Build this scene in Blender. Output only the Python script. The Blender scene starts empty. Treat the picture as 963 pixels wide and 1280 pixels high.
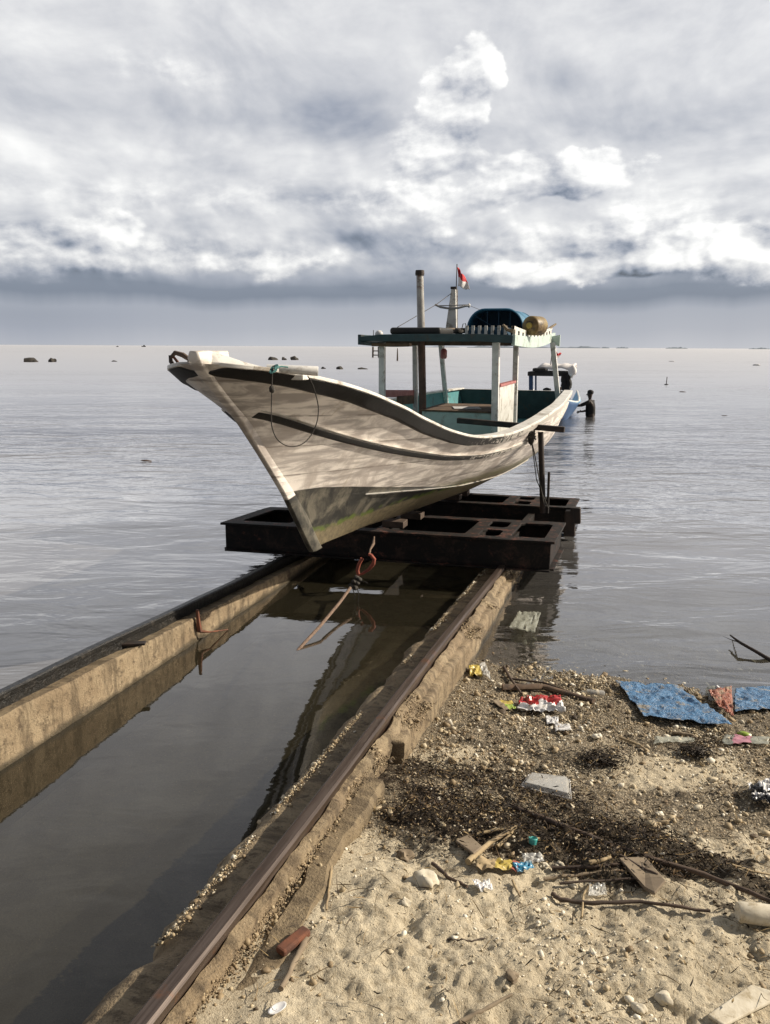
import bpy, bmesh, math, random
import numpy as np
from mathutils import Vector, Matrix
random.seed(7); rng = np.random.default_rng(11)
R = math.radians
sc = bpy.context.scene
# ------------------------------------------------------------------ camera
FPX, CAMH, PITCH, YAW, ROLL = 960.0, 2.0, R(12.15), R(18.2), R(0.3)
cF = Vector((-math.sin(YAW)*math.cos(PITCH), math.cos(YAW)*math.cos(PITCH), -math.sin(PITCH)))
cR = Vector((math.cos(YAW), math.sin(YAW), 0)); cU = cR.cross(cF)
r2 = cR*math.cos(ROLL)+cU*math.sin(ROLL); u2 = -cR*math.sin(ROLL)+cU*math.cos(ROLL)
CAM = Vector((0, 0, CAMH))
cam = bpy.data.objects.new('camera', bpy.data.cameras.new('camera')); sc.collection.objects.link(cam)
cam.matrix_world = Matrix(((r2.x, u2.x, -cF.x, 0), (r2.y, u2.y, -cF.y, 0), (r2.z, u2.z, -cF.z, CAMH), (0, 0, 0, 1)))
cam.data.sensor_fit = 'VERTICAL'; cam.data.sensor_height = 36; cam.data.lens = 36*FPX/1280
cam.data.clip_start = .05; cam.data.clip_end = 60000
sc.camera = cam
# ------------------------------------------------------------------ node helpers
class V:
    nt = None
    def __init__(s, k): s.k = k
    @staticmethod
    def put(k, sock):
        if isinstance(k, V): k = k.k
        if isinstance(k, (int, float)): sock.default_value = k
        elif isinstance(k, tuple): sock.default_value = k if len(sock.default_value) == len(k) else (*k, 1)
        else: V.nt.links.new(k, sock)
def mth(op, *a, clamp=False):
    n = V.nt.nodes.new('ShaderNodeMath'); n.operation = op; n.use_clamp = clamp
    for i, x in enumerate(a): V.put(x, n.inputs[i])
    return V(n.outputs[0])
V.__add__ = lambda a, b: mth('ADD', a, b); V.__radd__ = lambda a, b: mth('ADD', b, a)
V.__sub__ = lambda a, b: mth('SUBTRACT', a, b); V.__rsub__ = lambda a, b: mth('SUBTRACT', b, a)
V.__mul__ = lambda a, b: mth('MULTIPLY', a, b); V.__rmul__ = lambda a, b: mth('MULTIPLY', b, a)
V.__truediv__ = lambda a, b: mth('DIVIDE', a, b)
def N(t, **ins):
    n = V.nt.nodes.new(t)
    for k, x in ins.items(): V.put(x, n.inputs[k.replace('_', ' ')])
    return n
def vec(x, y, z=0.0):
    n = V.nt.nodes.new('ShaderNodeCombineXYZ')
    for i, q in enumerate((x, y, z)): V.put(q, n.inputs[i])
    return V(n.outputs[0])
def sep(v):
    n = V.nt.nodes.new('ShaderNodeSeparateXYZ'); V.put(v, n.inputs[0]); return [V(o) for o in n.outputs]
def noise(v, scale, detail=4, rough=.5, dist=0.0):
    n = N('ShaderNodeTexNoise'); V.put(v, n.inputs['Vector'])
    n.inputs['Scale'].default_value = scale; n.inputs['Detail'].default_value = detail
    n.inputs['Roughness'].default_value = rough; n.inputs['Distortion'].default_value = dist
    return V(n.outputs[0])
def voro(v, scale, feat='F1', out='Distance'):
    n = N('ShaderNodeTexVoronoi'); n.feature = feat; V.put(v, n.inputs['Vector']); n.inputs['Scale'].default_value = scale
    return V(n.outputs[out])
def ss(x, a, b, lo=0.0, hi=1.0):
    n = V.nt.nodes.new('ShaderNodeMapRange'); n.interpolation_type = 'SMOOTHSTEP'
    for i, q in enumerate((x, a, b, lo, hi)): V.put(q, n.inputs[i])
    return V(n.outputs[0])
def lin(x, a, b, lo=0.0, hi=1.0):
    n = V.nt.nodes.new('ShaderNodeMapRange')
    for i, q in enumerate((x, a, b, lo, hi)): V.put(q, n.inputs[i])
    return V(n.outputs[0])
def curve(x, pts):
    n = V.nt.nodes.new('ShaderNodeValToRGB'); cr = n.color_ramp
    while len(cr.elements) < len(pts): cr.elements.new(.5)
    for e, (p, v) in zip(cr.elements, pts):
        e.position = p; e.color = (v, v, v, 1) if not isinstance(v, tuple) else (*v, 1)
    V.put(x, n.inputs[0]); return V(n.outputs[0])
def mixc(f, a, b, mode='MIX'):
    n = V.nt.nodes.new('ShaderNodeMix'); n.data_type = 'RGBA'; n.blend_type = mode
    V.put(f, n.inputs[0]); V.put(a, n.inputs[6]); V.put(b, n.inputs[7]); return V(n.outputs[2])
def attr(name):
    n = V.nt.nodes.new('ShaderNodeAttribute'); n.attribute_name = name; return n
def pos():
    return V(V.nt.nodes.new('ShaderNodeNewGeometry').outputs['Position'])
def obc():
    return V(V.nt.nodes.new('ShaderNodeTexCoord').outputs['Object'])
def bump(h, strength=.3, dist=.01, normal=None):
    n = N('ShaderNodeBump'); V.put(h, n.inputs['Height']); n.inputs['Strength'].default_value = strength
    n.inputs['Distance'].default_value = dist
    if normal is not None: V.put(normal, n.inputs['Normal'])
    return V(n.outputs[0])
def material(name):
    m = bpy.data.materials.new(name); m.use_nodes = True; m.node_tree.nodes.clear(); V.nt = m.node_tree
    return m
def finish(col, rough=.6, nrm=None, metal=0.0, spec=.5, **kw):
    b = N('ShaderNodeBsdfPrincipled'); V.put(col, b.inputs['Base Color']); V.put(rough, b.inputs['Roughness'])
    b.inputs['Metallic'].default_value = metal; b.inputs['Specular IOR Level'].default_value = spec
    for k, x in kw.items(): V.put(x, b.inputs[k.replace('_', ' ')])
    if nrm is not None: V.put(nrm, b.inputs['Normal'])
    o = N('ShaderNodeOutputMaterial'); V.nt.links.new(b.outputs[0], o.inputs[0])
# ------------------------------------------------------------------ sky and sun
SUN_AZ, SUN_EL = R(64), R(31)       # azimuth clockwise from +Y
w = bpy.data.worlds.new('World'); sc.world = w; w.use_nodes = True; w.node_tree.nodes.clear(); V.nt = w.node_tree
nish = N('ShaderNodeTexSky'); nish.sky_type = 'NISHITA'; nish.sun_disc = False
nish.sun_elevation = SUN_EL; nish.sun_rotation = SUN_AZ; nish.air_density = 1.0; nish.dust_density = 2.0
dx, dy, dz = sep(V(N('ShaderNodeTexCoord').outputs['Generated']))
xc = dx*math.cos(YAW)+dy*math.sin(YAW); yc = dy*math.cos(YAW)-dx*math.sin(YAW)
A = mth('ARCTAN2', xc, yc); Eh = mth('ARCSINE', dz); E_ = mth('MAXIMUM', Eh, 0.0)
def sv(x, y, k=0.0): return vec(x + k*7.31, y + k*3.17)
def n2(v, scale, detail=4, rough=.5, dist=0.0):
    o_ = noise(v, scale, detail, rough, dist); o_.k.node.noise_dimensions = '2D'; return o_
wv = n2(sv(A, E_*1.7), 6, 4, .55) - .5
wv2 = n2(sv(A, E_*1.7, 4.0), 6, 4, .55) - .5
def billow(a, e, z=0.0, sc0=5.0, oct=4):
    q = sv(a + wv*.07, e*1.5 + wv2*.07, z); r = 0.0
    for i, am in enumerate((.50, .27, .15, .08)[:oct]):
        n_ = N('ShaderNodeTexVoronoi'); n_.voronoi_dimensions = '2D'; n_.feature = 'SMOOTH_F1'; V.put(q, n_.inputs['Vector']); n_.inputs['Scale'].default_value = sc0*2.15**i; n_.inputs['Smoothness'].default_value = .5
        r = V(n_.outputs['Distance'])*am + r
    return 1.0 - r*1.5                                             # high on the puffs, low in the creases
b0 = billow(A, E_); b1 = billow(A+.016, E_+.014)
relief = b0 - b1
f0 = n2(sv(A, E_*1.7), 20, 6, .6); f1 = n2(sv(A+.004, E_*1.7+.007), 20, 6, .6); fr_ = f0 - f1
g0 = n2(sv(A, E_*1.7, 1.0), 4.5, 7, .56, .3); g1 = n2(sv(A+.02, E_*1.7+.03, 1.0), 4.5, 7, .56, .3); gr_ = g0 - g1
s0 = n2(sv(A*.9+E_*.3, E_*6.0, 3.0), 2.4, 6, .50, .5)-.5           # long flat sheets
s1 = n2(sv(A*.9+E_*.8, E_*2.6-A*.7, 7.0), 3.6, 7, .50, .7)-.5    # slanting high streaks
mm = n2(sv(A, E_*1.7, 2.0), 3.0, 5, .5)-.5
Ew = E_ + wv*.035*ss(E_, .05, .10) + (n2(sv(A, 0.0, 2.0), 3.5, 5, .6)-.5)*.040
L = curve(Ew*2.2, [(0, .50), (.05, .42), (.100, .385), (.135, .235), (.160, .245), (.20, .40), (.27, .58), (.36, .66), (.46, .66), (.54, .645), (.66, .645), (.80, .67), (1, .65)])
L = L + mm*.30*ss(E_, .08, .2) + s0*.42*ss(E_, .085, .15)*ss(E_, .34, .22) + s1*.26*ss(E_, .19, .30)
L = L + gr_*.9*ss(E_, .06, .12) + relief*.60*ss(E_, .06, .12)*ss(E_, .40, .16) + fr_*.12*ss(E_, .07, .12)
L = L - .07*ss(A, -.15, -.45)*ss(E_, .06, .03) + .05*ss(A, .2, .5)*ss(E_, .2, .35)
L = L + (.60 + (L - .60)*.62 - L)*ss(E_, .10, .16)
def blob(ca, ce, ra, re, lo, hi, L, lum, k=1.3, soft=.22, rs=1.0):
    q = mth('SQRT', mth('POWER', (A-ca)/ra, 2.0) + mth('POWER', (E_-ce)/re, 2.0))
    m = ss(1.0 - q + (b0-.42)*k*.8 + (f0-.5)*.6 + mm*.8, 0.0, soft*1.05)
    under = ss((E_-ce)/re + mm*1.5, -1.0, .1)
    lc = lum*(lo + (hi-lo)*under) + relief*rs*1.25 + fr_*.6 + gr_*1.1 + (b0-.42)*.20
    return L + (lc - L)*m
def dark(ca, ce, ra, re, amt, L):
    q = mth('SQRT', mth('POWER', (A-ca)/ra, 2.0) + mth('POWER', (E_-ce)/re, 2.0))
    return L - amt*ss(1.0 - q + mm*1.5 + wv*1.0, 0.0, .9)
L = dark(-.12, .255, .20, .035, .10, L); L = dark(-.06, .130, .12, .022, .16, L); L = dark(.26, .26, .14, .03, .09, L); L = dark(.40, .175, .10, .02, .10, L)
L = dark(.205, .295, .075, .05, .13, L); L = dark(-.05, .275, .08, .05, .11, L); L = dark(.30, .235, .09, .025, .10, L)
L = blob(.0, .172, .50, .030, .86, 1.0, L, .72, 1.0, 1.0, .5)
L = blob(-.25, .30, .12, .03, .9, 1.0, L, .66, 1.0, 1.0, .5)
L = blob(-.30, .108, .36, .032, .50, 1.02, L, .58, 1.3, .7, .9)
L = blob(.30, .120, .34, .042, .55, 1.02, L, .64, 1.3, .6, 1.0)
L = blob(.185, .200, .135, .046, .84, 1.0, L, .71, 1.1, .16, .8)
L = blob(.058, .225, .070, .055, .92, 1.0, L, .74, .8, .3, .8)
L = blob(.078, .268, .046, .060, .94, 1.0, L, .76, .8, .18, .9)
L = blob(.103, .305, .034, .038, .94, 1.03, L, .77, 1.0, .18, .8)

L = blob(.43, .110, .13, .030, .56, 1.08, L, .70, 1.3, .22, 1.2)
L = blob(.27, .098, .09, .022, .60, 1.08, L, .68, 1.3, .25, 1.2)
L = blob(.15, .090, .08, .016, .66, 1.06, L, .60, 1.3, .4, 1.1)
L = blob(-.53, .175, .045, .055, .92, 1.03, L, .80, 1.2, .18, .6)
L = blob(-.32, .132, .035, .018, .84, 1.06, L, .70, 1.2, .3, .8)
L = blob(-.16, .102, .09, .020, .58, 1.05, L, .60, 1.3, .4, 1.0)
L = blob(-.42, .112, .08, .022, .60, 1.04, L, .60, 1.3, .4, 1.0)
L = mth('MAXIMUM', L, .05); L = mth('MINIMUM', L, .88)
cc = curve(L, [(0, (.03, .035, .045)), (.24, (.195, .225, .285)), (.36, (.325, .35, .41)), (.48, (.455, .47, .51)), (.62, (.605, .61, .63)), (.75, (.75, .75, .75)), (.88, (.89, .885, .87)), (1, (.98, .98, .96))])
back = ss(yc, -.2, .6, .34, 1.0)*ss(Eh, .45, .85, 1.0, .55)
n10 = N('ShaderNodeVectorMath'); n10.operation = 'SCALE'; V.put(cc, n10.inputs[0]); V.put(back*10.0, n10.inputs['Scale'])
col = mixc(.93, nish.outputs[0], V(n10.outputs[0]))
bgn = N('ShaderNodeBackground'); V.put(col, bgn.inputs['Color']); bgn.inputs['Strength'].default_value = .1
wo = N('ShaderNodeOutputWorld'); w.node_tree.links.new(bgn.outputs[0], wo.inputs[0])
w.cycles.sampling_method = 'MANUAL'; w.cycles.sample_map_resolution = 512
sl = bpy.data.lights.new('sun', 'SUN'); sl.energy = 5.0; sl.angle = R(.55); sl.color = (1, .88, .71)
so = bpy.data.objects.new('sun', sl); sc.collection.objects.link(so)
so.rotation_euler = Vector((-math.sin(SUN_AZ)*math.cos(SUN_EL), -math.cos(SUN_AZ)*math.cos(SUN_EL), -math.sin(SUN_EL))).to_track_quat('-Z', 'Y').to_euler()
sc.view_settings.view_transform = 'Standard'; sc.view_settings.look = 'None'
sc.view_settings.exposure = 0.26; sc.view_settings.gamma = 1; sc.view_settings.use_curve_mapping = False
sc.render.engine = 'CYCLES'
sc.cycles.use_denoising = True; sc.cycles.max_bounces = 8; sc.cycles.transparent_max_bounces = 10
sc.cycles.sample_clamp_indirect = 4.0; sc.cycles.blur_glossy = .3
# ------------------------------------------------------------------ geometry helpers
def ray(u, v):
    return (cF + r2*((u-481.5)/FPX) + u2*((640-v)/FPX))
def at(u, v, x=None, y=None, z=None):
    d = ray(u, v)
    t = x/d.x if x is not None else (y/d.y if y is not None else (z-CAMH)/d.z)
    return CAM + d*t
def hash2(ix, iy, seed):
    h = (ix.astype(np.int64)*374761393 + iy.astype(np.int64)*668265263 + seed*1274126177) & 0xffffffff
    h = ((h ^ (h >> 13))*1274126177) & 0xffffffff
    return ((h ^ (h >> 16)) & 0xffff)/65535.0
def vnoise(x, y, seed=0):
    x = np.asarray(x, float); y = np.asarray(y, float)
    ix = np.floor(x); iy = np.floor(y); fx = x-ix; fy = y-iy
    fx = fx*fx*(3-2*fx); fy = fy*fy*(3-2*fy)
    a = hash2(ix, iy, seed); b = hash2(ix+1, iy, seed); c = hash2(ix, iy+1, seed); d = hash2(ix+1, iy+1, seed)
    return (a*(1-fx)+b*fx)*(1-fy)+(c*(1-fx)+d*fx)*fy - .5
def fbm(x, y, sc_, oct=4, seed=0, gain=.5):
    s = 0; a = 1.0
    for i in range(oct):
        s = s + a*vnoise(np.asarray(x)*sc_*2**i, np.asarray(y)*sc_*2**i, seed+i*17); a *= gain
    return s
def link(o, parent=None):
    sc.collection.objects.link(o)
    if parent is not None: o.parent = parent
    return o
def thing(name, label, cat, loc, group=None):
    o = bpy.data.objects.new(name, None); link(o); o.location = loc; o.empty_display_size = .1
    o['label'] = label; o['category'] = cat
    if group: o['group'] = group
    return o
def tag(o, label, cat, group=None, kind=None):
    o['label'] = label; o['category'] = cat
    if group: o['group'] = group
    if kind: o['kind'] = kind
    return o
def world_loc(o):
    v = Vector((0, 0, 0))
    while o is not None: v += o.location; o = o.parent
    return v
class MB:
    def __init__(s): s.v = []; s.f = []; s.m = []; s.at = {}
    def add(s, vs, fs, mi=0):
        k = len(s.v); s.v += [tuple(q) for q in vs]; s.f += [tuple(i+k for i in f) for f in fs]; s.m += [mi]*len(fs); return s
    def box(s, c, size, rot=None, mi=0, taper=1.0):
        hx, hy, hz = [q/2 for q in size]; vs = []
        for z in (-1, 1):
            t = taper if z > 0 else 1
            for x, y in ((-1, -1), (1, -1), (1, 1), (-1, 1)): vs.append(Vector((x*hx*t, y*hy*t, z*hz)))
        if rot is not None: vs = [rot @ q for q in vs]
        c = Vector(c)
        return s.add([q+c for q in vs], [(3, 2, 1, 0), (4, 5, 6, 7), (0, 1, 5, 4), (1, 2, 6, 5), (2, 3, 7, 6), (3, 0, 4, 7)], mi)
    def bar(s, a, b, wd, ht, up=(0, 0, 1), mi=0, w2=None, h2=None):
        a, b = Vector(a), Vector(b); d = (b-a).normalized(); side = d.cross(Vector(up)).normalized(); u = side.cross(d)
        vs = []
        for q, ww, hh in ((a, wd, ht), (b, w2 or wd, h2 or ht)):
            for i, j in ((-1, -1), (1, -1), (1, 1), (-1, 1)): vs.append(q+side*(i*ww/2)+u*(j*hh/2))
        return s.add(vs, [(3, 2, 1, 0), (4, 5, 6, 7), (0, 1, 5, 4), (1, 2, 6, 5), (2, 3, 7, 6), (3, 0, 4, 7)], mi)
    def tube(s, pts, rad, n=8, mi=0, closed=False, cap=True, squash=1.0):
        pts = [Vector(q) for q in pts]; m = len(pts); rs = rad if isinstance(rad, (list, tuple)) else [rad]*m
        vs = []; ref = None
        for i in range(m):
            if closed: d = (pts[(i+1) % m]-pts[i-1]).normalized()
            else: d = (pts[min(i+1, m-1)]-pts[max(i-1, 0)]).normalized()
            if ref is None:
                ref = Vector((0, 0, 1)) if abs(d.z) < .9 else Vector((1, 0, 0))
            a = d.cross(ref).normalized(); b = a.cross(d).normalized(); ref = b
            for k in range(n):
                t = 2*math.pi*k/n; vs.append(pts[i]+a*(math.cos(t)*rs[i])+b*(math.sin(t)*rs[i]*squash))
        fs = []
        for i in range(m if closed else m-1):
            j = (i+1) % m
            for k in range(n): k2 = (k+1) % n; fs.append((i*n+k, i*n+k2, j*n+k2, j*n+k))
        if cap and not closed: fs += [tuple(range(n-1, -1, -1)), tuple((m-1)*n+k for k in range(n))]
        return s.add(vs, fs, mi)
    def grid(s, rows, mi=0, closeu=False):
        nr, nc = len(rows), len(rows[0]); fs = []
        for i in range(nr-1):
            for j in range(nc if closeu else nc-1):
                k = (j+1) % nc; fs.append((i*nc+j, i*nc+k, (i+1)*nc+k, (i+1)*nc+j))
        return s.add([q for r in rows for q in r], fs, mi)
    def blob(s, c, rad, nz=.15, sub=2, mi=0, seed=0):
        bm = bmesh.new(); bmesh.ops.create_icosphere(bm, subdivisions=sub, radius=1)
        rr = Vector(rad) if not isinstance(rad, (int, float)) else Vector((rad,)*3); vs = []
        for q in bm.verts:
            k = 1+nz*2*float(vnoise(q.co.x*2.1+seed*3.7+q.co.z*1.3, q.co.y*2.1+seed*1.9-q.co.z, seed))
            vs.append((c[0]+q.co.x*rr.x*k, c[1]+q.co.y*rr.y*k, c[2]+q.co.z*rr.z*k))
        fs = [tuple(x.index for x in f.verts) for f in bm.faces]; bm.free()
        return s.add(vs, fs, mi)
    def build(s, name, mat, parent=None, smooth=None, bevel=0, loc=None, seg=2):
        me = bpy.data.meshes.new(name)
        if parent is None and loc is None:
            a = np.array(s.v); loc = Vector(((a[:, 0].min()+a[:, 0].max())/2, (a[:, 1].min()+a[:, 1].max())/2, a[:, 2].min()))
        off = world_loc(parent) if parent is not None else Vector(loc)
        me.from_pydata([(x-off.x, y-off.y, z-off.z) for x, y, z in s.v], [], s.f)
        for mm in (mat if isinstance(mat, (list, tuple)) else [mat]): me.materials.append(mm)
        me.polygons.foreach_set('material_index', s.m)
        if smooth is not None: me.shade_smooth(); me.set_sharp_from_angle(angle=R(smooth))
        for k, arr in s.at.items():
            a_ = me.attributes.new(k, 'FLOAT', 'POINT'); a_.data.foreach_set('value', np.asarray(arr, float))
        me.update()
        o = bpy.data.objects.new(name, me); link(o, parent)
        if parent is None: o.location = off
        if bevel:
            b = o.modifiers.new('bevel', 'BEVEL'); b.width = bevel; b.segments = seg; b.limit_method = 'ANGLE'; b.angle_limit = R(40)
        return o
# ------------------------------------------------------------------ materials
M = {}
def simple(name, c, rough=.6, var=.25, scale=20.0, bmp=.2, bd=.004, metal=0.0, c2=None, spec=.5, dirt=None, dscale=6.0):
    m = material(name); o = obc()
    n1 = noise(o, scale, 5, .6); n2 = noise(o, scale*5, 3, .6)
    col = mixc(ss(n1, .35, .68), tuple(c), tuple(c2) if c2 else tuple(q*(1-var) for q in c))
    if dirt: col = mixc(ss(noise(o, dscale, 6, .7, .5), .52, .66), col, tuple(dirt))
    finish(col, rough if isinstance(rough, V) else float(rough), bump(n1*.6+n2*.4, bmp, bd), metal, spec)
    M[name] = m; return m
simple('white_paint', (.74, .73, .70), .45, .12, 9, .15, .003, c2=(.60, .58, .54), dirt=(.34, .30, .25), dscale=7)
simple('post_paint', (.72, .72, .71), .5, .1, 14, .1, .002, c2=(.6, .6, .6), dirt=(.4, .38, .35), dscale=9)
simple('pale_green', (.50, .62, .58), .5, .1, 8, .1, .002, dirt=(.36, .40, .36))
simple('teal_paint', (.075, .25, .28), .5, .2, 6, .15, .003, c2=(.10, .31, .33), dirt=(.07, .15, .15))
simple('dark_teal', (.016, .045, .056), .5, .2, 8, .15, .003, c2=(.03, .07, .08), dirt=(.05, .05, .045))
simple('black_rubber', (.013, .013, .014), .55, .3, 10, .3, .004, c2=(.03, .029, .028))
simple('pink_paint', (.34, .10, .10), .55, .2, 10, .1, .002, c2=(.42, .17, .16))
simple('wood', (.17, .11, .07), .8, .3, 8, .4, .004, c2=(.09, .06, .042), dirt=(.06, .045, .035), dscale=12)
simple('dark_wood', (.06, .042, .033), .8, .3, 10, .5, .004, c2=(.11, .075, .055))
simple('old_wood', (.27, .215, .15), .85, .3, 12, .4, .003, c2=(.20, .155, .11))
simple('straw', (.40, .31, .18), .8, .3, 14, .2, .002, c2=(.28, .21, .13))
simple('iron_dark', (.022, .018, .017), .7, .3, 9, .5, .006, c2=(.05, .033, .026))
simple('rust', (.20, .075, .04), .85, .3, 14, .5, .004, c2=(.09, .042, .03))
simple('rust_red', (.36, .09, .055), .75, .3, 18, .4, .003, c2=(.22, .06, .045))
simple('pipe_grey', (.40, .40, .39), .45, .2, 9, .1, .002, c2=(.28, .27, .26), dirt=(.14, .08, .055))
simple('pipe_brown', (.12, .062, .045), .6, .2, 12, .2, .002, c2=(.075, .045, .035))
simple('blue_canvas', (.03, .15, .27), .6, .2, 5, .35, .012, c2=(.045, .19, .33), dirt=(.06, .14, .22))
simple('blue_net', (.02, .07, .13), .7, .2, 30, .25, .003)
simple('blue_hull', (.10, .32, .55), .55, .2, 3, .1, .002, c2=(.16, .40, .60), dirt=(.06, .12, .16))
simple('blue_post', (.03, .09, .22), .55)
simple('flag_red', (.55, .02, .03), .7, .15, 20)
simple('flag_white', (.78, .76, .76), .7, .08, 20)
simple('drum', (.26, .19, .07), .5, .2, 7, .2, .004, c2=(.13, .08, .03), dirt=(.05, .035, .02), dscale=12)
simple('rope', (.22, .15, .11), .85, .3, 60, .6, .003, c2=(.12, .08, .06))
simple('rope_dark', (.05, .045, .04), .85, .3, 60, .6, .003)
simple('rope_teal', (.06, .20, .20), .8, .3, 60, .6, .003)
simple('skin', (.035, .02, .014), .6, .1, 10)
simple('shirt', (.008, .008, .009), .85, .1, 10)
simple('rock', (.05, .045, .04), .85, .3, 3, .5, .05)
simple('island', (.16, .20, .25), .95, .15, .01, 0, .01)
simple('foam', (.66, .61, .50), .8, .2, 25, .5, .004, c2=(.52, .46, .35), dirt=(.36, .30, .20), dscale=22)
simple('plastic_white', (.75, .75, .76), .3, .06, 20, .2, .002, dirt=(.5, .46, .38), dscale=25)
simple('plastic_red', (.50, .04, .04), .3, .2, 20, .3, .003, dirt=(.30, .12, .10), dscale=30)
simple('plastic_yellow', (.55, .43, .10), .35, .2, 20, .3, .003, dirt=(.35, .27, .12), dscale=30)
simple('plastic_teal', (.08, .42, .40), .35, .1, 20)
simple('plastic_blue', (.05, .25, .42), .35, .2, 20, dirt=(.2, .25, .26), dscale=30)
simple('plastic_green', (.30, .42, .06), .35, .1, 20)
simple('plastic_pink', (.50, .22, .28), .4, .1, 20)
simple('plastic_black', (.015, .015, .018), .3, .1, 20)
simple('weed_brown', (.035, .024, .015), .7, .3, 30, .2, .002)
simple('weed_yellow', (.22, .15, .03), .7, .3, 30, .2, .002)
simple('paper', (.62, .62, .64), .8)
def mat_clear(name, c, op):
    m = material(name); b = N('ShaderNodeBsdfPrincipled'); V.put(tuple(c), b.inputs['Base Color']); b.inputs['Roughness'].default_value = .25
    b.inputs['Alpha'].default_value = op; o = obc(); V.put(bump(noise(o, 25, 4), .6, .006), b.inputs['Normal'])
    oo = N('ShaderNodeOutputMaterial'); V.nt.links.new(b.outputs[0], oo.inputs[0]); M[name] = m
mat_clear('film', (.66, .66, .64), .42); mat_clear('film_green', (.44, .45, .38), .5)
# hull paint: white topsides, dark antifouling under the boot line forward, painted shade aft, growth near the waterline
m = material('hull_paint'); P = pos(); bl = V(attr('boot').outputs['Fac']); hz = V(attr('zz').outputs['Fac'])
px, py, pz = sep(P)
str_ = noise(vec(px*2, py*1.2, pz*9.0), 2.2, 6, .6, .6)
dapple = noise(P, 3.2, 6, .65, .4)  # streaks and blotches: worn paint, plus rippling water light put into the colour
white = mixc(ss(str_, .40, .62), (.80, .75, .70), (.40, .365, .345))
white = mixc(ss(dapple, .46, .62)*.75, white, (.40, .355, .325))
drip = noise(vec(px*3.0, py*14.0, pz*.8), 1.6, 4, .6)
white = mixc(ss(drip, .60, .72)*.45, white, (.40, .34, .26))
white = mixc(ss(noise(vec(px, py, pz*.45), 26, 2, .5), .70, .76)*ss(py, 6.5, 7.0)*.6, white, (.38, .20, .09))
seam = mth('ABSOLUTE', mth('FRACT', (pz + py*.055)*5.2) - .5)
white = mixc(ss(seam, .045, .0)*ss(noise(P, 6, 3), .36, .55)*.85, white, (.22, .19, .165))
white = mixc(ss(voro(vec(px*0.0, py*6.5, (pz+py*.055)*5.2), 1.0), .055, .03)*ss(noise(P, 4, 2), .45, .6)*.7, white, (.25, .13, .07))
anti_shade = mixc(ss(noise(P, 5, 6, .7, .6), .40, .70), (.030, .030, .028), (.18, .165, .13))
anti_shade = mixc(ss(py, 5.4, 6.2), anti_shade, (.02, .021, .022))  # bottom aft goes near black: shade of the underside put into the colour
low = mixc(ss(noise(P, 30, 5, .7), .35, .7), (.20, .165, .10), (.10, .085, .055))
jit = (noise(P, 7, 5, .6)-.5)
gl = hz + jit*.10
bot = mixc(ss(gl, .755, .735), anti_shade, low)
green = ss(mth('ABSOLUTE', gl-.752), .032, .008)*ss(noise(P, 9, 3), .40, .55)
bot = mixc(green, bot, (.10, .135, .03))
greenw = ss(hz + jit*.08, .86, .74)
white2 = mixc(greenw*.75, white, (.22, .20, .07))
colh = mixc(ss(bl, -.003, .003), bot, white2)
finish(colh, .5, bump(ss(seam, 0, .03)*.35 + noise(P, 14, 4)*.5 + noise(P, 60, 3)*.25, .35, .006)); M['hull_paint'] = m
# rub rail: black forward, worn to grey aft
m = material('rail_paint'); P = pos(); px, py, pz = sep(P)
worn = ss(noise(P, 24, 5, .7) + lin(py, 5.3, 8.2, -.30, .34), .5, .62)
cb = mixc(worn, mixc(noise(P, 12, 4), (.008, .008, .009), (.02, .019, .018)), (.50, .47, .43))
finish(cb, .6, bump(noise(P, 40, 4), .4, .004)); M['rail_paint'] = m
# steel cradle: tar black with rust on edges and top
m = material('cradle_steel'); P = pos(); g = N('ShaderNodeNewGeometry'); nx, ny, nz = sep(V(g.outputs['Normal']))
rn = noise(P, 5, 7, .7, .6); fine = noise(P, 45, 5, .7)
cb = mixc(ss(rn + fine*.3, .62, .85), (.009, .008, .008), (.045, .028, .022))
nz_ = sep(V(g.outputs['Normal']))[2]; cb = mixc(ss(noise(P, 11, 6, .7) + nz_*.06, .58, .74), cb, (.13, .055, .04))
finish(cb, .75, bump(rn*.5+fine*.5, .7, .01), spec=.3); M['cradle_steel'] = m
# rails
m = material('rail_steel'); P = pos(); px, py, pz = sep(P)
st = noise(vec(px*30, py*.8, pz*10), 3, 5, .6); 
cb = mixc(ss(st, .35, .65), (.105, .080, .068), (.05, .034, .026)); cb = mixc(ss(noise(P, 8, 6, .7), .58, .7), cb, (.12, .06, .035))
finish(cb, .38, bump(st, .25, .004), metal=.35); M['rail_steel'] = m
m = material('rail_black'); P = pos()
cb = mixc(ss(noise(P, 20, 6, .7), .5, .72), (.010, .010, .010), (.05, .045, .04))
finish(cb, .35, bump(noise(P, 40, 5, .7), .8, .012)); M['rail_black'] = m
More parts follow.
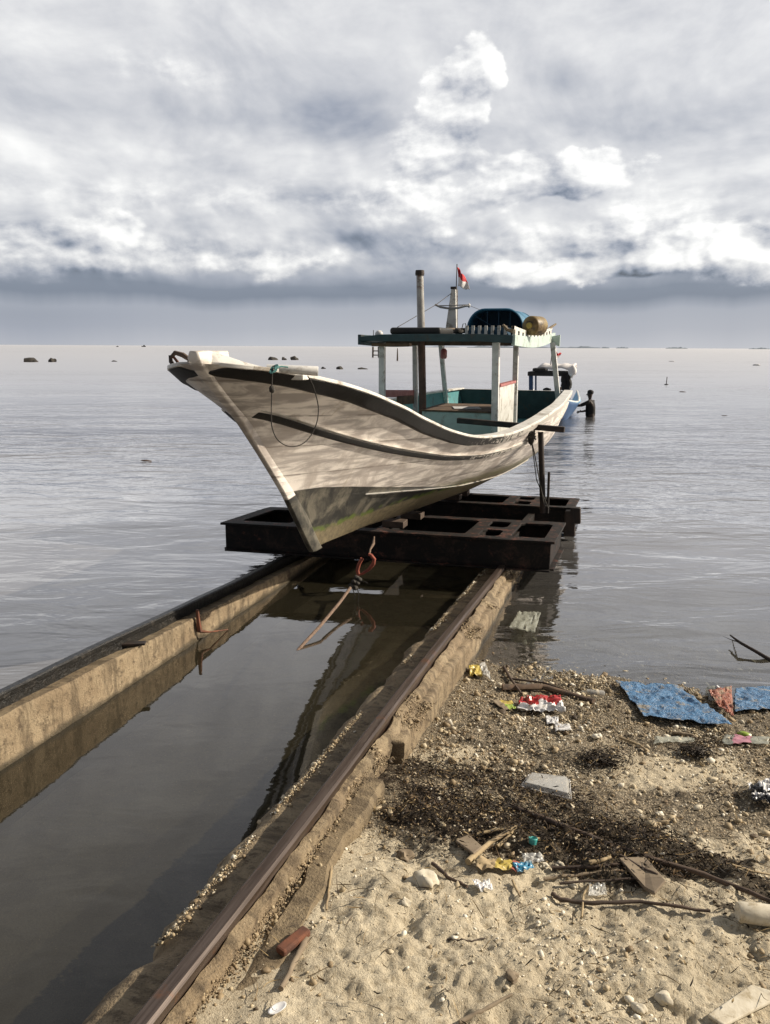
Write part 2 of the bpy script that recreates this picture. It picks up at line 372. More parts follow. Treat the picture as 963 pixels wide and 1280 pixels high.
# concrete
def concrete(name, c1, c2, c3, wet):
    m = material(name); P = pos(); px, py, pz = sep(P)
    a = noise(P, 3.5, 7, .7, .4); b = noise(P, 22, 6, .7); c = noise(P, 110, 3, .6)
    cb = mixc(ss(a, .38, .64), c1, c2); cb = mixc(ss(b, .50, .68), cb, c3); cb = mixc(ss(noise(vec(px*2, py*7, pz*1.2), 2.2, 5, .65), .46, .64)*.75, cb, (.085, .062, .038))
    crk = voro(vec(px*1.0+a*.5, py*.7+b*.25, pz), 2.1, 'DISTANCE_TO_EDGE'); cb = mixc(ss(crk, .010, .002)*.35, cb, (.04, .03, .02))
    cb = mixc(ss(voro(P, 90) + b*.4, .32, .18)*.6, cb, (.62, .56, .44))
    cb = mixc(ss(c, .60, .68)*.7, cb, (.06, .05, .04))
    w_ = ss(pz + (a-.5)*.10, .05, .0)
    cb = mixc(w_*wet, cb, (.055, .045, .028))
    finish(cb, ss(w_, 0, 1, .85, .4), bump(a*.4+b*.7+c*.5, .9, .014)); M[name] = m
concrete('concrete', (.225, .168, .104), (.31, .245, .158), (.10, .072, .045), .9)
concrete('concrete_dark', (.19, .145, .088), (.27, .21, .132), (.10, .075, .048), .9)
# water
m = material('sea_water'); P = pos(); px, py, pz = sep(P)
yv = py*math.cos(YAW) - px*math.sin(YAW); xv = px*math.cos(YAW) + py*math.sin(YAW)
dist = mth('SQRT', px*px + py*py)
inch = ss(px, -3.02, -2.9)*ss(px, -1.05, -1.2)*ss(py, 9.5, 7.0)
cv = vec(xv, yv*1.9, 0.0)
warp = noise(vec(xv, yv, 4.0), .35, 2, .5)
w1 = noise(vec(xv+warp*1.2, yv*2.4, 0.0), 1.1, 3, .5, .6)
w2 = noise(vec(xv+warp*.5, yv*2.0, 1.0), 4.2, 3, .5, .5)
w3 = noise(vec(xv, yv*2.0, 2.0), 12.0, 2, .5, .3)
w4 = noise(vec(xv, yv*1.8, 3.0), .22, 2, .5, .4)
patch = ss(noise(vec(xv*.5, yv*.9, 9.0), .12, 3, .55, .5), .36, .62, .45, 1.25)
near_calm = ss(py, 4.0, 16.0, .22, .85)
calm = (1.0 - inch*.86)
band = 1.0 - .72*ss(dist, 60, 90)*ss(dist, 260, 160)*ss(xv/dist, -.05, -.25)
hsum = (w1*.085 + w2*.013 + w3*.0025 + w4*.26)*calm*patch*near_calm*band
farh = noise(vec(xv, yv*1.6, 6.0), .06, 3, .6)*.9*ss(dist, 30, 120)
bn = bump(hsum + farh, 1.0, 1.0)
fr = N('ShaderNodeFresnel'); fr.inputs['IOR'].default_value = 1.34; V.put(bn, fr.inputs['Normal'])
gl = N('ShaderNodeBsdfGlossy'); V.put((.97, .96, .97), gl.inputs['Color']); V.put(bn, gl.inputs['Normal'])
V.put((curve(mth('LOGARITHM', dist, 10.0)/4.0, [(.0, .02), (.2, .05), (.30, .12), (.38, .22), (.46, .36), (.56, .46), (.8, .55)]))*ss(inch, 0, 1, 1.0, .45), gl.inputs['Roughness'])
tr = N('ShaderNodeBsdfTransparent'); V.put((.80, .82, .78), tr.inputs['Color'])
df = N('ShaderNodeBsdfDiffuse'); V.put(mixc(inch, (.125, .122, .122), (.040, .035, .022)), df.inputs['Color'])
dep = ss(py, 4.75, 8.5)*ss(px, -3.1, -3.0)  # depth of the bed on the beach side
turb = mth('MAXIMUM', mth('MAXIMUM', lin(py, 4.7, 8.0, .02, .80), ss(px, -3.0, -3.1, 0.0, .85)), 0.0)
turb = turb*(1.0-inch) + inch*.48
mx = N('ShaderNodeMixShader'); V.put(turb, mx.inputs[0]); V.nt.links.new(tr.outputs[0], mx.inputs[1]); V.nt.links.new(df.outputs[0], mx.inputs[2])
mx2 = N('ShaderNodeMixShader'); V.put(mth('MINIMUM', V(fr.outputs[0])*ss(inch, 0.0, 1.0, 2.25, 2.1), .80), mx2.inputs[0]); V.nt.links.new(mx.outputs[0], mx2.inputs[1]); V.nt.links.new(gl.outputs[0], mx2.inputs[2])
o_ = N('ShaderNodeOutputMaterial'); V.nt.links.new(mx2.outputs[0], o_.inputs[0]); M['water'] = m
# beach
m = material('beach'); P = pos(); px, py, pz = sep(P)
wr = V(attr('wrack').outputs['Fac']); gv = V(attr('gravel').outputs['Fac'])
a = noise(P, 6, 6, .6, .4); b = noise(P, 45, 6, .7); c = noise(P, 160, 4, .7)
sand = mixc(ss(a, .35, .68), (.64, .565, .425), (.52, .45, .33)); sand = mixc(ss(b, .48, .70)*.8, sand, (.27, .215, .14))
sand = mixc(ss(c, .58, .72)*.7, sand, (.13, .10, .07)); sand = mixc(ss(noise(P, 95, 4, .6), .60, .70)*.6, sand, (.62, .56, .44))
vc = N('ShaderNodeTexVoronoi'); V.put(P, vc.inputs['Vector']); vc.inputs['Scale'].default_value = 95
cs = sep(V(vc.outputs['Color']))[0]
grv = mixc(cs, (.17, .13, .085), (.52, .44, .32)); grv = mixc(ss(V(vc.outputs['Distance']), .25, .6), grv, (.05, .037, .026))
cg = mixc(ss(gv + (a-.5)*1.2 + (b-.5)*.3, .42, .72)*.8, sand, grv)
cg = mixc(ss(wr + (a-.5)*1.1 + (b-.5)*.8, .42, .62)*.9, cg, (.035, .025, .017))
wet = ss(pz + (a-.5)*.02, .03, -.01)
cg = mixc(wet*.55, cg, (.14, .12, .09))
finish(cg, ss(wet, 0, 1, .92, .5), bump(a*.3+b*.8+c*.6+V(vc.outputs['Distance'])*-.6*gv, 1.0, .012), spec=.25); M['beach'] = m
def attr_mat(name, stops, rough=.6):
    m = material(name); f = V(attr('tone').outputs['Fac']); c = curve(f, stops)
    c = mixc(.35, c, mixc(noise(pos(), 140, 3, .6), (.1, .08, .06), (.9, .86, .78)), 'SOFT_LIGHT')
    finish(c, rough, spec=.35); M[name] = m
attr_mat('pebbles', [(0, (.035, .026, .018)), (.2, (.15, .11, .07)), (.45, (.33, .255, .16)), (.65, (.48, .40, .27)), (.85, (.62, .55, .42)), (1, (.80, .76, .66))])
attr_mat('weed', [(0, (.010, .008, .007)), (.4, (.030, .020, .013)), (.7, (.075, .048, .025)), (.9, (.16, .10, .045)), (1, (.30, .22, .11))], .7)
# tarp
def tarp(name, c1, c2):
    m = material(name); P = pos(); px, py, pz = sep(P)
    wvv = mth('MULTIPLY', mth('SINE', px*900), mth('SINE', py*900))
    cr_ = noise(P, 16, 5, .6, 1.2)
    cb = mixc(ss(cr_, .4, .65), c1, c2); cb = mixc(ss(noise(P, 11, 6, .7), .52, .64)*.85, cb, (.36, .30, .20))
    finish(cb, .38, bump(cr_*.7 + noise(P, 42, 5, .65, 1.5)*.9, .9, .016)); M[name] = m
tarp('tarp_blue', (.085, .22, .42), (.05, .145, .30)); tarp('tarp_red', (.42, .14, .08), (.30, .10, .065))

# ------------------------------------------------------------------ ground and sea
YB = np.array([-60, 0, 1.0, 1.4, 2.0, 2.6, 3.0, 4.0, 4.6, 5.2, 6, 8, 12, 23, 60, 400, 9000.])
ZB = np.array([.9, .42, .345, .31, .25, .175, .125, .045, .0, -.045, -.10, -.24, -.48, -1.0, -1.9, -4, -8.])
def wrack_px(u, v):
    """organic drift line; u, v are picture coordinates of ground points, used once to lay it out"""
    c = np.interp(u, [430, 520, 600, 680, 760, 860, 963, 1100], [985, 1000, 1022, 1040, 1062, 1090, 1118, 1150])
    wd = np.interp(u, [430, 520, 640, 760, 963], [34, 52, 58, 50, 46])
    return np.exp(-((v-c)/wd)**2)
def px_of(x, y, z):
    x = np.asarray(x, float); q = np.stack([x, np.asarray(y, float)+0*x, np.asarray(z, float)-CAMH+0*x], -1)
    f = q @ np.array(cF); f = np.where(np.abs(f) < 1e-3, 1e-3, f)
    return 481.5+FPX*(q @ np.array(r2))/f, 640-FPX*(q @ np.array(u2))/f
def height(x, y, fine=True):
    x = np.asarray(x, float); y = np.asarray(y, float)
    b = np.interp(y + .12*np.sin(x*1.7) - .10*np.clip(x, 0, 2), YB, ZB)
    near = np.exp(-((y-2.6)/2.6)**2)*(np.abs(x) < 4)
    lo_ = np.clip((3.0-y)/1.2, 0, 1)
    n = .050*fbm(x, y, 1.6, 2, 3) + (.028+.018*lo_)*fbm(x, y, 4.3, 3, 9) + (.013+.005*lo_)*fbm(x, y, 21, 4, 21, .66)
    pit = fbm(x, y, 9, 2, 61); n = n - .05*lo_*np.clip(pit-.22, 0, .4)
    if fine: n = n + .0075*fbm(x, y, 75, 2, 33)
    u, v = px_of(x, y, b); wk = np.where((y > 1) & (y < 5), wrack_px(u, v), 0)
    n = n + wk*(.018 + .05*fbm(x, y, 9, 3, 5))
    damp = np.interp(y, [4.0, 5.0, 9], [1, .35, .6])
    # keep the sand level against the kerb
    edge = np.clip((x+.95)/.25, 0.1, 1)
    beach = b + n*damp*np.where(np.abs(y) < 12, 1, 0)*edge
    ch = -.30 + .02*fbm(x, y, 3, 3, 41) - .02*np.clip(y-6, 0, 20)
    ch = np.minimum(ch, np.where(y > 9, beach, 9))
    left = np.minimum(-.55 - .02*np.clip(y, 0, 20), b)
    t1 = np.clip((x+1.16)/.1, 0, 1); t0 = np.clip((x+2.95)/.06, 0, 1)
    mid = np.where(y < 8.6, ch, beach)
    return np.where(x > -1.16, beach*t1+mid*(1-t1), np.where(x > -2.95, mid*t0+left*(1-t0), left))
def axis(parts):
    r = []
    for a, b, s in parts: r += list(np.arange(a, b, s))
    return np.array(r)
gx = np.concatenate([[-9000, -3000, -800, -200, -60, -20, -8], np.arange(-4, -1.2, .06), np.arange(-1.2, 1.75, .0085), np.arange(1.75, 4, .1), [6, 20, 60, 200, 800, 3000, 9000]])
gy = np.concatenate([[-60, -10, -2, .5], np.arange(1.0, 2.6, .0075), np.arange(2.6, 5.4, .011), np.arange(5.4, 9, .08), np.arange(9, 30, .6), [60, 150, 400, 2000, 9000]])
X, Y = np.meshgrid(gx, gy); Z = height(X, Y)
nr, nc = X.shape
me = bpy.data.meshes.new('beach_ground')
me.vertices.add(nr*nc); me.vertices.foreach_set('co', np.stack([X, Y, Z], -1).ravel())
idx = np.arange(nr*nc).reshape(nr, nc); q = np.stack([idx[:-1, :-1], idx[:-1, 1:], idx[1:, 1:], idx[1:, :-1]], -1).reshape(-1, 4)
me.loops.add(q.size); me.loops.foreach_set('vertex_index', q.ravel().astype(np.int32))
me.polygons.add(len(q)); me.polygons.foreach_set('loop_start', np.arange(0, q.size, 4, dtype=np.int32))
me.update(calc_edges=True); me.shade_smooth()
U, Vv = px_of(X, Y, Z); vis = (Y > .9) & (Y < 5.2) & (X > -1.2)
wk = np.where(vis, wrack_px(U, Vv)*np.clip(.85+1.7*fbm(X, Y, 4.5, 4, 99), 0, 1.15), 0)
# gravel over the upper part, clean sand below the drift line and in two patches
gr = np.where(vis, np.clip((1085-Vv)/70, 0, 1), .5)
gr = gr - .9*np.exp(-(((U-850)/120)**2 + ((Vv-965)/26)**2)) - .7*np.exp(-(((U-560)/70)**2 + ((Vv-945)/18)**2)) - .4*np.exp(-(((U-700)/60)**2 + ((Vv-925)/14)**2))
for k, a in (('wrack', wk), ('gravel', np.clip(gr, 0, 1))):
    t = me.attributes.new(k, 'FLOAT', 'POINT'); t.data.foreach_set('value', a.ravel())
me.materials.append(M['beach']); go = link(bpy.data.objects.new('beach_ground', me)); go['kind'] = 'structure'
wm = MB(); wm.add([(-20000, -300, 0), (20000, -300, 0), (20000, 20000, 0), (-20000, 20000, 0)], [(0, 1, 2, 3)])
wo_ = wm.build('sea_water', M['water'], loc=(0, 0, 0)); wo_['kind'] = 'structure'
def gz(x, y): return float(height(np.array([x]), np.array([y]))[0])
def gat(u, v, up=0.0):
    d = ray(u, v); ts = np.arange(.8, 8, .015)
    px_, py_, pz_ = ts*d.x, ts*d.y, CAMH+ts*d.z
    k = int(np.argmax(pz_ < height(px_, py_)))
    a_, b_ = ts[max(k-1, 0)], ts[k]
    for _ in range(5):
        m_ = (a_+b_)/2
        if CAMH+d.z*m_ < gz(d.x*m_, d.y*m_): b_ = m_
        else: a_ = m_
    p_ = CAM+d*float(b_); return Vector((p_.x, p_.y, gz(p_.x, p_.y)+up))
# far low islands, as hills on the horizon
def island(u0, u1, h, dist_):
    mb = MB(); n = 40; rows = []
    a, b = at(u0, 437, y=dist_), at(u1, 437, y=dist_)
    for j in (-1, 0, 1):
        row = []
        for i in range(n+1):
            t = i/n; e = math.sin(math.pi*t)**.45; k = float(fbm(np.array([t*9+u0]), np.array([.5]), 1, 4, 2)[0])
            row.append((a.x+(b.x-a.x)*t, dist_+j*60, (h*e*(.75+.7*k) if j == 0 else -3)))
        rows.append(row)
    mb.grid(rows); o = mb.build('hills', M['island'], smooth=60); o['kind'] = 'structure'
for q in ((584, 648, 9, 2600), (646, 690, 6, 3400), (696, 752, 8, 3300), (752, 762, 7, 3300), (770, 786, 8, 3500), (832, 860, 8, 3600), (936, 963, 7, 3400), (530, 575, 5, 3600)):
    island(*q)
# ------------------------------------------------------------------ slipway
def zc(y): return .40 - .05*y
def zr(y): return .50 - .05*y
def beam(name, mat, prof, y0, y1, dy, amp, seed, jag=None):
    """prof(y) -> closed list of (x, z) cross-section points"""
    rows = []; ys_ = np.arange(y0, y1+dy/2, dy); p0 = prof(y0); ks_ = [max(1, min(40, int(math.hypot(p0[i][0]-p0[(i+1) % len(p0)][0], p0[i][1]-p0[(i+1) % len(p0)][1])/.02))) for i in range(len(p0))]
    for y in ys_:
        pts = prof(y); m_ = len(pts); row = []
        res = []
        for i in range(m_):
            a, b = pts[i], pts[(i+1) % m_]; k = ks_[i]
            for j in range(k if k < 40 else 40): t = j/(k if k < 40 else 40); res.append((a[0]+(b[0]-a[0])*t, a[1]+(b[1]-a[1])*t))
        rows.append(res)
    n = min(len(r) for r in rows)
    base = rows[0]
    rr = []
    for y, r_ in zip(ys_, rows):
        if len(r_) != len(base):
            ii = np.linspace(0, len(r_)-1, len(base)).round().astype(int); r_ = [r_[k] for k in ii]
        xs = np.array([q[0] for q in r_]); zs = np.array([q[1] for q in r_])
        s_ = np.arange(len(r_))*.02
        dxn = amp*fbm(zs*1.0+xs*.7, np.full_like(xs, y), 9, 4, seed); dzn = amp*.8*fbm(xs, np.full_like(xs, y), 9, 4, seed+50)
        rr.append([(float(a+c), float(y), float(b+d)) for a, b, c, d in zip(xs, zs, dxn, dzn)])
    mb = MB(); mb.grid(rr, closeu=True)
    k = len(rr[0]); t = len(rr)-1
    mb.f.append(tuple(range(k-1, -1, -1))); mb.m.append(0); mb.f.append(tuple(t*k+i for i in range(k))); mb.m.append(0)
    return mb.build(name, mat, smooth=50)
def pr_right(y):
    j = .055*float(fbm(np.array([y]), np.array([2.]), 3.2, 4, 5)[0]) + .02*float(fbm(np.array([y]), np.array([7.]), 14, 3, 5)[0])
    inn = -1.265 + j; z = zc(y)
    jz = .04*float(fbm(np.array([y]), np.array([4.]), 5, 4, 15)[0])
    out = -.915 if y > 3.05 else -.965
    return [(inn, -.5), (inn, z-.07+jz), (inn+.045, z-.02+jz*.6), (inn+.10, z), (-1.036, z), (-.998, z+.045), (-.972, z+.036), (-.958 if y > 3.05 else -.967, z+.004), (out-.012, z), (out, z-.015), (out, -.5)]
def pr_left(y):
    z = zc(y); return [(-2.965, -.7), (-2.965, z-.05), (-2.95, z-.025), (-2.80, z-.008), (-2.79, z-.025), (-2.785, -.5)]
o = beam('concrete_beam', M['concrete'], pr_right, .9, 9.6, .02, .016, 3)
tag(o, 'broken brown concrete beam under the right hand rail, beside the rubbish-strewn beach', 'concrete beam')
o = beam('concrete_wall', M['concrete'], pr_left, .9, 9.6, .03, .010, 8)
tag(o, 'long tan concrete wall under the left rail, between channel and sea', 'concrete wall')
def pr_kerb(y):
    z = zc(y)-.012; x = -.93 - .045*(y-1.4) + .02*float(fbm(np.array([y]), np.array([1.]), 5, 3, 7)[0]); wd = .095+.02*float(fbm(np.array([y]), np.array([3.]), 4, 3, 9)[0])
    return [(x, -.1), (x, z-.015), (x+.012, z), (x+wd-.012, z), (x+wd, z-.02), (x+wd+.004, -.1)]
o = beam('concrete_kerb', M['concrete_dark'], pr_kerb, .9, 2.72, .02, .012, 13)
tag(o, 'low crumbling concrete kerb between the right rail and the pale sand', 'kerb')
# algae covered black lip along the sea side of the left wall
mb = MB(); rows = []
for y in np.arange(.9, 9.4, .03):
    z = zc(y); row = []
    for k in range(7):
        t = k/6; x = -2.985+.045*t + .014*float(fbm(np.array([y]), np.array([k*.7]), 12, 3, 3)[0]); zz = z-.035+.03*math.sin(math.pi*t)+.02*float(fbm(np.array([y]), np.array([k*.9]), 16, 3, 4)[0])
        row.append((x, y, zz if k else -.3))
    rows.append(row)
mb.grid(rows); tag(mb.build('seaweed_crust', M['rail_black'], smooth=60), 'black weed growing along the sea edge of the left wall', 'seaweed', kind='stuff')
def railprof(x, zt):
    return [(x-.038, zt-.115), (x-.036, zt-.105), (x-.012, zt-.095), (x-.009, zt-.04), (x-.026, zt-.032), (x-.027, zt-.008), (x-.018, zt),
            (x+.018, zt), (x+.027, zt-.008), (x+.026, zt-.032), (x+.009, zt-.04), (x+.012, zt-.095), (x+.036, zt-.105), (x+.038, zt-.115)]
for nm, x, mt, lab in (('rail', -1.022, 'rail_steel', 'worn brown steel rail on the broken right hand concrete beam'), ('rail', -2.90, 'rail_black', 'black weed-covered steel rail on top of the left wall')):
    rows = []
    for y in np.arange(.85, 14, .05):
        wob = .006*math.sin(y*1.3+x) + (.004*math.sin(y*5.1) if x < -2 else 0)
        rows.append([(a+wob, y, b) for a, b in railprof(x, zr(y)+.004*math.sin(y*2.2)-(.030 if x < -2 else 0))])
    mb = MB(); mb.grid(rows, closeu=True); k = len(rows[0]); mb.f.append(tuple(range(k-1, -1, -1))); mb.m.append(0)
    tag(mb.build(nm, M[mt], smooth=35), lab, 'rail', 'rails of the slipway')
# rust strap on the left wall
t = thing('iron_strap', 'rusty iron strap stuck on the channel face of the left wall', 'iron strap', at(250, 790, x=-2.78))
mb = MB(); mb.tube([at(247, 762, x=-2.775), at(248, 775, x=-2.77), at(250, 789, x=-2.77)], [.011, .014, .02], 7); mb.build('bar', M['rust'], t, smooth=50)
mb = MB(); mb.tube([at(250, 789, x=-2.77), at(262, 790, x=-2.72), at(285, 787, z=.004)], [.012, .006, .004], 6); mb.build('hook', M['rust'], t, smooth=50)
mb = MB(); a = at(174, 795, x=-2.80); a.z = zc(a.y)+.006; mb.bar(a+Vector((-.12, -.05, .0)), a+Vector((.03, .02, 0)), .05, .014)
tag(mb.build('iron_plate', M['iron_dark'], bevel=.003), 'small black iron offcut lying on top of the left wall', 'iron plate')
# ------------------------------------------------------------------ cradle
def cz(y): return .42 - .05*(y-6.3)
cr = thing('boat_cradle', 'black rusty steel slipway cradle carrying the white fishing boat', 'cradle', (-2.1, 7.6, .1))
def cxy(u_, v_, y0, y1):    # u_ across 0..1, v_ along 0..1 of a platform
    x = -3.54 + 2.95*u_; skew = .34*u_
    return x, y0 + (y1-y0)*v_ + skew - .12
def platform(name, y0, y1):
    holes = [(.045, .20, .15, .85), (.24, .47, .15, .85), (.505, .735, .15, .85), (.775, .835, .12, .42), (.775, .835, .56, .86), (.868, .965, .15, .85)]
    us = sorted({0, 1} | {h for q in holes for h in q[:2]}); vs_ = sorted({0, 1} | {h for q in holes for h in q[2:]})
    us = sorted(set(us) | {round(a+.012, 4) for q in holes for a in q[:1]} | {round(a-.012, 4) for q in holes for a in q[1:2]})
    vs_ = sorted(set(vs_) | {round(a+.05, 4) for q in holes for a in q[2:3]} | {round(a-.05, 4) for q in holes for a in q[3:4]})
    bm = bmesh.new(); V_ = {}
    off = world_loc(cr)
    def gv_(i, j):
        if (i, j) not in V_:
            x, y = cxy(us[i], vs_[j], y0, y1); V_[(i, j)] = bm.verts.new((x-off.x, y-off.y, cz(y)-off.z + .006*float(vnoise(x*4, y*4, 2))))
        return V_[(i, j)]
    for i in range(len(us)-1):
        for j in range(len(vs_)-1):
            cu, cv_ = (us[i]+us[i+1])/2, (vs_[j]+vs_[j+1])/2; inside = None
            for h in holes:
                if h[0] < cu < h[1] and h[2] < cv_ < h[3]: inside = h
            if inside is None: bm.faces.new((gv_(i, j), gv_(i+1, j), gv_(i+1, j+1), gv_(i, j+1)))
            else:
                h = inside; ln = abs(us[i]-h[0]) < 1e-6; rn_ = abs(us[i+1]-h[1]) < 1e-6; bn_ = abs(vs_[j]-h[2]) < 1e-6; tn = abs(vs_[j+1]-h[3]) < 1e-6
                if ln and bn_: bm.faces.new((gv_(i, j), gv_(i+1, j), gv_(i, j+1)))
                elif rn_ and bn_: bm.faces.new((gv_(i, j), gv_(i+1, j), gv_(i+1, j+1)))
                elif rn_ and tn: bm.faces.new((gv_(i+1, j), gv_(i+1, j+1), gv_(i, j+1)))
                elif ln and tn: bm.faces.new((gv_(i, j), gv_(i+1, j+1), gv_(i, j+1)))
    bmesh.ops.remove_doubles(bm, verts=bm.verts, dist=1e-5)
    me = bpy.data.meshes.new(name); bm.to_mesh(me); bm.free(); me.materials.append(M['cradle_steel'])
    o = bpy.data.objects.new(name, me); link(o, cr)
    s_ = o.modifiers.new('s', 'SOLIDIFY'); s_.thickness = .022; s_.offset = -1
    b = o.modifiers.new('b', 'BEVEL'); b.width = .003; b.segments = 1; b.limit_method = 'ANGLE'
    for vv, nm in ((0.03, 'front_beam'), (.97, 'back_beam')):
        mb = MB(); a = cxy(.012, vv, y0, y1); b_ = cxy(.988, vv, y0, y1)
        for za, zb, wd in ((-.024, -.245, .02), (-.245, -.262, .09)):
            mb.bar((a[0], a[1], cz(a[1])+(za+zb)/2), (b_[0], b_[1], cz(b_[1])+(za+zb)/2), wd, za-zb-.001)
        mb.build('cross_beam', M['cradle_steel'], o, bevel=.003)
    for uu in (.015, .22, .49, .755, .85, .985):
        mb = MB(); a = cxy(uu, .05, y0, y1); b_ = cxy(uu, .95, y0, y1)
        mb.bar((a[0], a[1], cz(a[1])-.125), (b_[0], b_[1], cz(b_[1])-.125), .016, .20)
        if uu in (.015, .985): mb.bar((a[0], a[1], cz(a[1])-.253), (b_[0], b_[1], cz(b_[1])-.253), .085, .015)
        mb.build('web_plate', M['cradle_steel'], o, bevel=.002)
    return o
platform('front_platform', 6.10, 7.10); platform('rear_platform', 8.05, 8.85)
for x in (-1.03, -2.90):
    mb = MB(); mb.bar((x, 6.3, cz(6.3)-.15), (x, 9.0, cz(9.0)-.15), .07, .14); sb = mb.build('side_beam', M['cradle_steel'], cr, bevel=.004)
    for y in (6.55, 7.0, 8.4, 8.9):
        mb = MB(); mb.tube([(x-.03, y, zr(y)+.055), (x+.03, y, zr(y)+.055)], .055, 16); mb.build('wheel', M['iron_dark'], sb, smooth=40)
for k, (u_, v0_, v1_) in enumerate(((713, 638, 670), (720, 634, 654))):
    a_, b_ = at(u_, v0_, y=8.15), at(u_-1, v1_, y=8.15); mb = MB(); mb.bar(a_, b_, .09, .10, w2=.075, h2=.12)
    mb.build('fender_block', M['iron_dark'], cr, bevel=.012)
for y in (6.45, 6.95, 8.35, 8.7):
    mb = MB(); xk = -2.15+.042*(y-3.5); mb.box((xk, y, cz(y)+.03), (.20, .14, .06)); mb.build('keel_block', M['dark_wood'], cr, bevel=.006)
pb = at(679, 641, z=cz(7.2)-.02); ptp = at(676, 540, y=pb.y)
mb = MB(); mb.tube([pb, ptp], [.030, .028], 12); mb.build('support_post', M['iron_dark'], cr, smooth=40)
mb = MB(); mb.tube([pb+Vector((.045, 0, 0)), pb+Vector((.04, 0, .42))], .013, 8); mb.build('brace', M['iron_dark'], cr, smooth=40)
bL = at(572, 525.5, y=pb.y+.02); bR = at(706, 537, y=pb.y-.03)
mb = MB(); mb.bar(bL, bR, .06, .055); xb = mb.build('cross_bar', M['iron_dark'], cr, bevel=.006)
t = thing('rope', 'dark rope lashing the cradle post to the crossbar beside the hull', 'rope', pb, 'ropes around the boat')
mb = MB(); mb.tube([at(663, 545, y=pb.y-.05), at(668, 565, y=pb.y-.05), at(681, 634, y=pb.y-.04)], .006, 6)
mb.tube([at(664, 546, y=pb.y-.04), at(671, 600, y=pb.y-.04), at(686, 636, y=pb.y-.03)], .005, 6); mb.build('strand', M['rope_dark'], t, smooth=60)
mb = MB(); 
for k in range(5):
    c = at(664+k*.4, 538+k*2.4, y=pb.y-.04); mb.tube([c+Vector((math.cos(a_)*.035, -.02+math.sin(a_)*.045, math.sin(a_*2+k)*.01)) for a_ in np.linspace(0, 6.0, 12)], .008, 6)
mb.blob(at(664, 551, y=pb.y-.06), (.03, .03, .05), .3, 2); mb.build('knot', M['rope_dark'], t, smooth=60)
# ------------------------------------------------------------------ main boat
SZ = [.60, .64, 1.09, 1.24, 1.59, 1.80, 1.91, 2.2]; SY = [4.76, 4.72, 4.363, 4.216, 3.867, 3.602, 3.47, 3.30]
GY = [3.4, 3.484, 3.55, 3.728, 4.008, 4.404, 4.973, 5.519, 5.945, 6.409, 7.0, 7.6, 8.35, 9.5, 11.3, 12.2]
GZ = [1.92, 1.91, 1.894, 1.871, 1.821, 1.746, 1.607, 1.442, 1.33, 1.250, 1.225, 1.275, 1.345, 1.375, 1.383, 1.383]
YT = 11.55
def smooth_interp(y, ys_, zs_):
    r = 0; 
    for k, wk_ in ((-.22, 1), (-.11, 2), (0, 3), (.11, 2), (.22, 1)): r += wk_*np.interp(y+k*min(1, max(.0, (y-3.4)/.6)), ys_, zs_)
    return float(r/9)
def zg(y): return smooth_interp(y, GY, GZ)
def zk(y): return float(np.interp(y, [4.76, 5.7, 6.6, 8, 9.5, 11, 11.9], [.62, .575, .50, .415, .40, .50, .60]))
def ys(z): return float(np.interp(z, SZ, SY))
def XC(y): return -2.15+.042*(y-3.5)
def half(y, z):
    t0 = y-ys(z)
    if t0 <= 0: return 0.
    h = max(0, z-zk(max(y, 4.76)))
    Bz = 1.2*(1-(1-min((h+.01)/1.0, 1))**2.6)**.75
    tt = min(t0/5.2, 1); q = min(max((z-.6)/1.3, 0), 1)
    w_ = min(max((z-1.40)/.45, 0), 1); w_ = w_*w_*(3-2*w_)
    g = (1-(1-tt)**(1.6+.4*q))**(1.15-.40*q-.27*w_*max(0, 1-t0/2.2))
    st = 1-.30*max(0, (y-6.8)/4.75)**1.15
    if y > 8.5: st *= 1
    return Bz*g*st
def yst(z): return ys(z)
def boot(y): return float(np.interp(y, [4.3, 4.45, 4.68, 5.01, 5.64, 6.52, 7.23, 8.17, 9.3, 11.9], [1.04, 1.088, 1.076, 1.031, .928, .795, .735, .68, .60, .60]))
boat = thing('fishing_boat', 'large white wooden fishing boat with a black rail and a roof, up on the cradle', 'fishing boat', (-2.0, 7.5, .42))
NS, NW = 150, 46
ysn = [3.40+ (YT-3.40)*((i/NS)**1.15) for i in range(NS+1)]
def zbot(y):
    if y >= 4.76: return zk(y)
    return float(np.interp(y, SY[::-1], SZ[::-1]))
mb = MB(); bt = []; zz_ = []
rows = []
for y in ysn:
    b0, t0 = zbot(y), zg(y); b0 = min(b0, t0-.001); row = []
    for sgn in (-1, 1):
        for k in range(NW+1):
            q = k/NW; q = q**1.3; z = b0+(t0-b0)*q
            if sgn < 0: z = b0+(t0-b0)*((1-k/NW)**1.3)
            if sgn > 0 and k == 0: continue
            hw = half(y, z); row.append((XC(y)+sgn*hw, y, z)); bt.append(z-boot(y)); zz_.append(z)
    rows.append(row)
mb.grid(rows); mb.f = [f_[::-1] for f_ in mb.f]; mb.at = {'boot': bt, 'zz': zz_}
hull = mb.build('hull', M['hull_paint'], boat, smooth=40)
mb = MB(); rws = []
for y in np.linspace(3.75, YT-.03, 90):
    t0 = zg(y)-.006; b0 = max(zbot(y)+.10, min(t0-.30, .93)); row = []
    for sgn in (-1, 1):
        for k in range(15):
            z = b0+(t0-b0)*(k/14 if sgn > 0 else 1-k/14); row.append((XC(y)+sgn*max(half(y, z)-.045, 0), y, z))
    rws.append(row)
mb.grid(rws); mb.build('inner_planking', M['teal_paint'], boat, smooth=40)
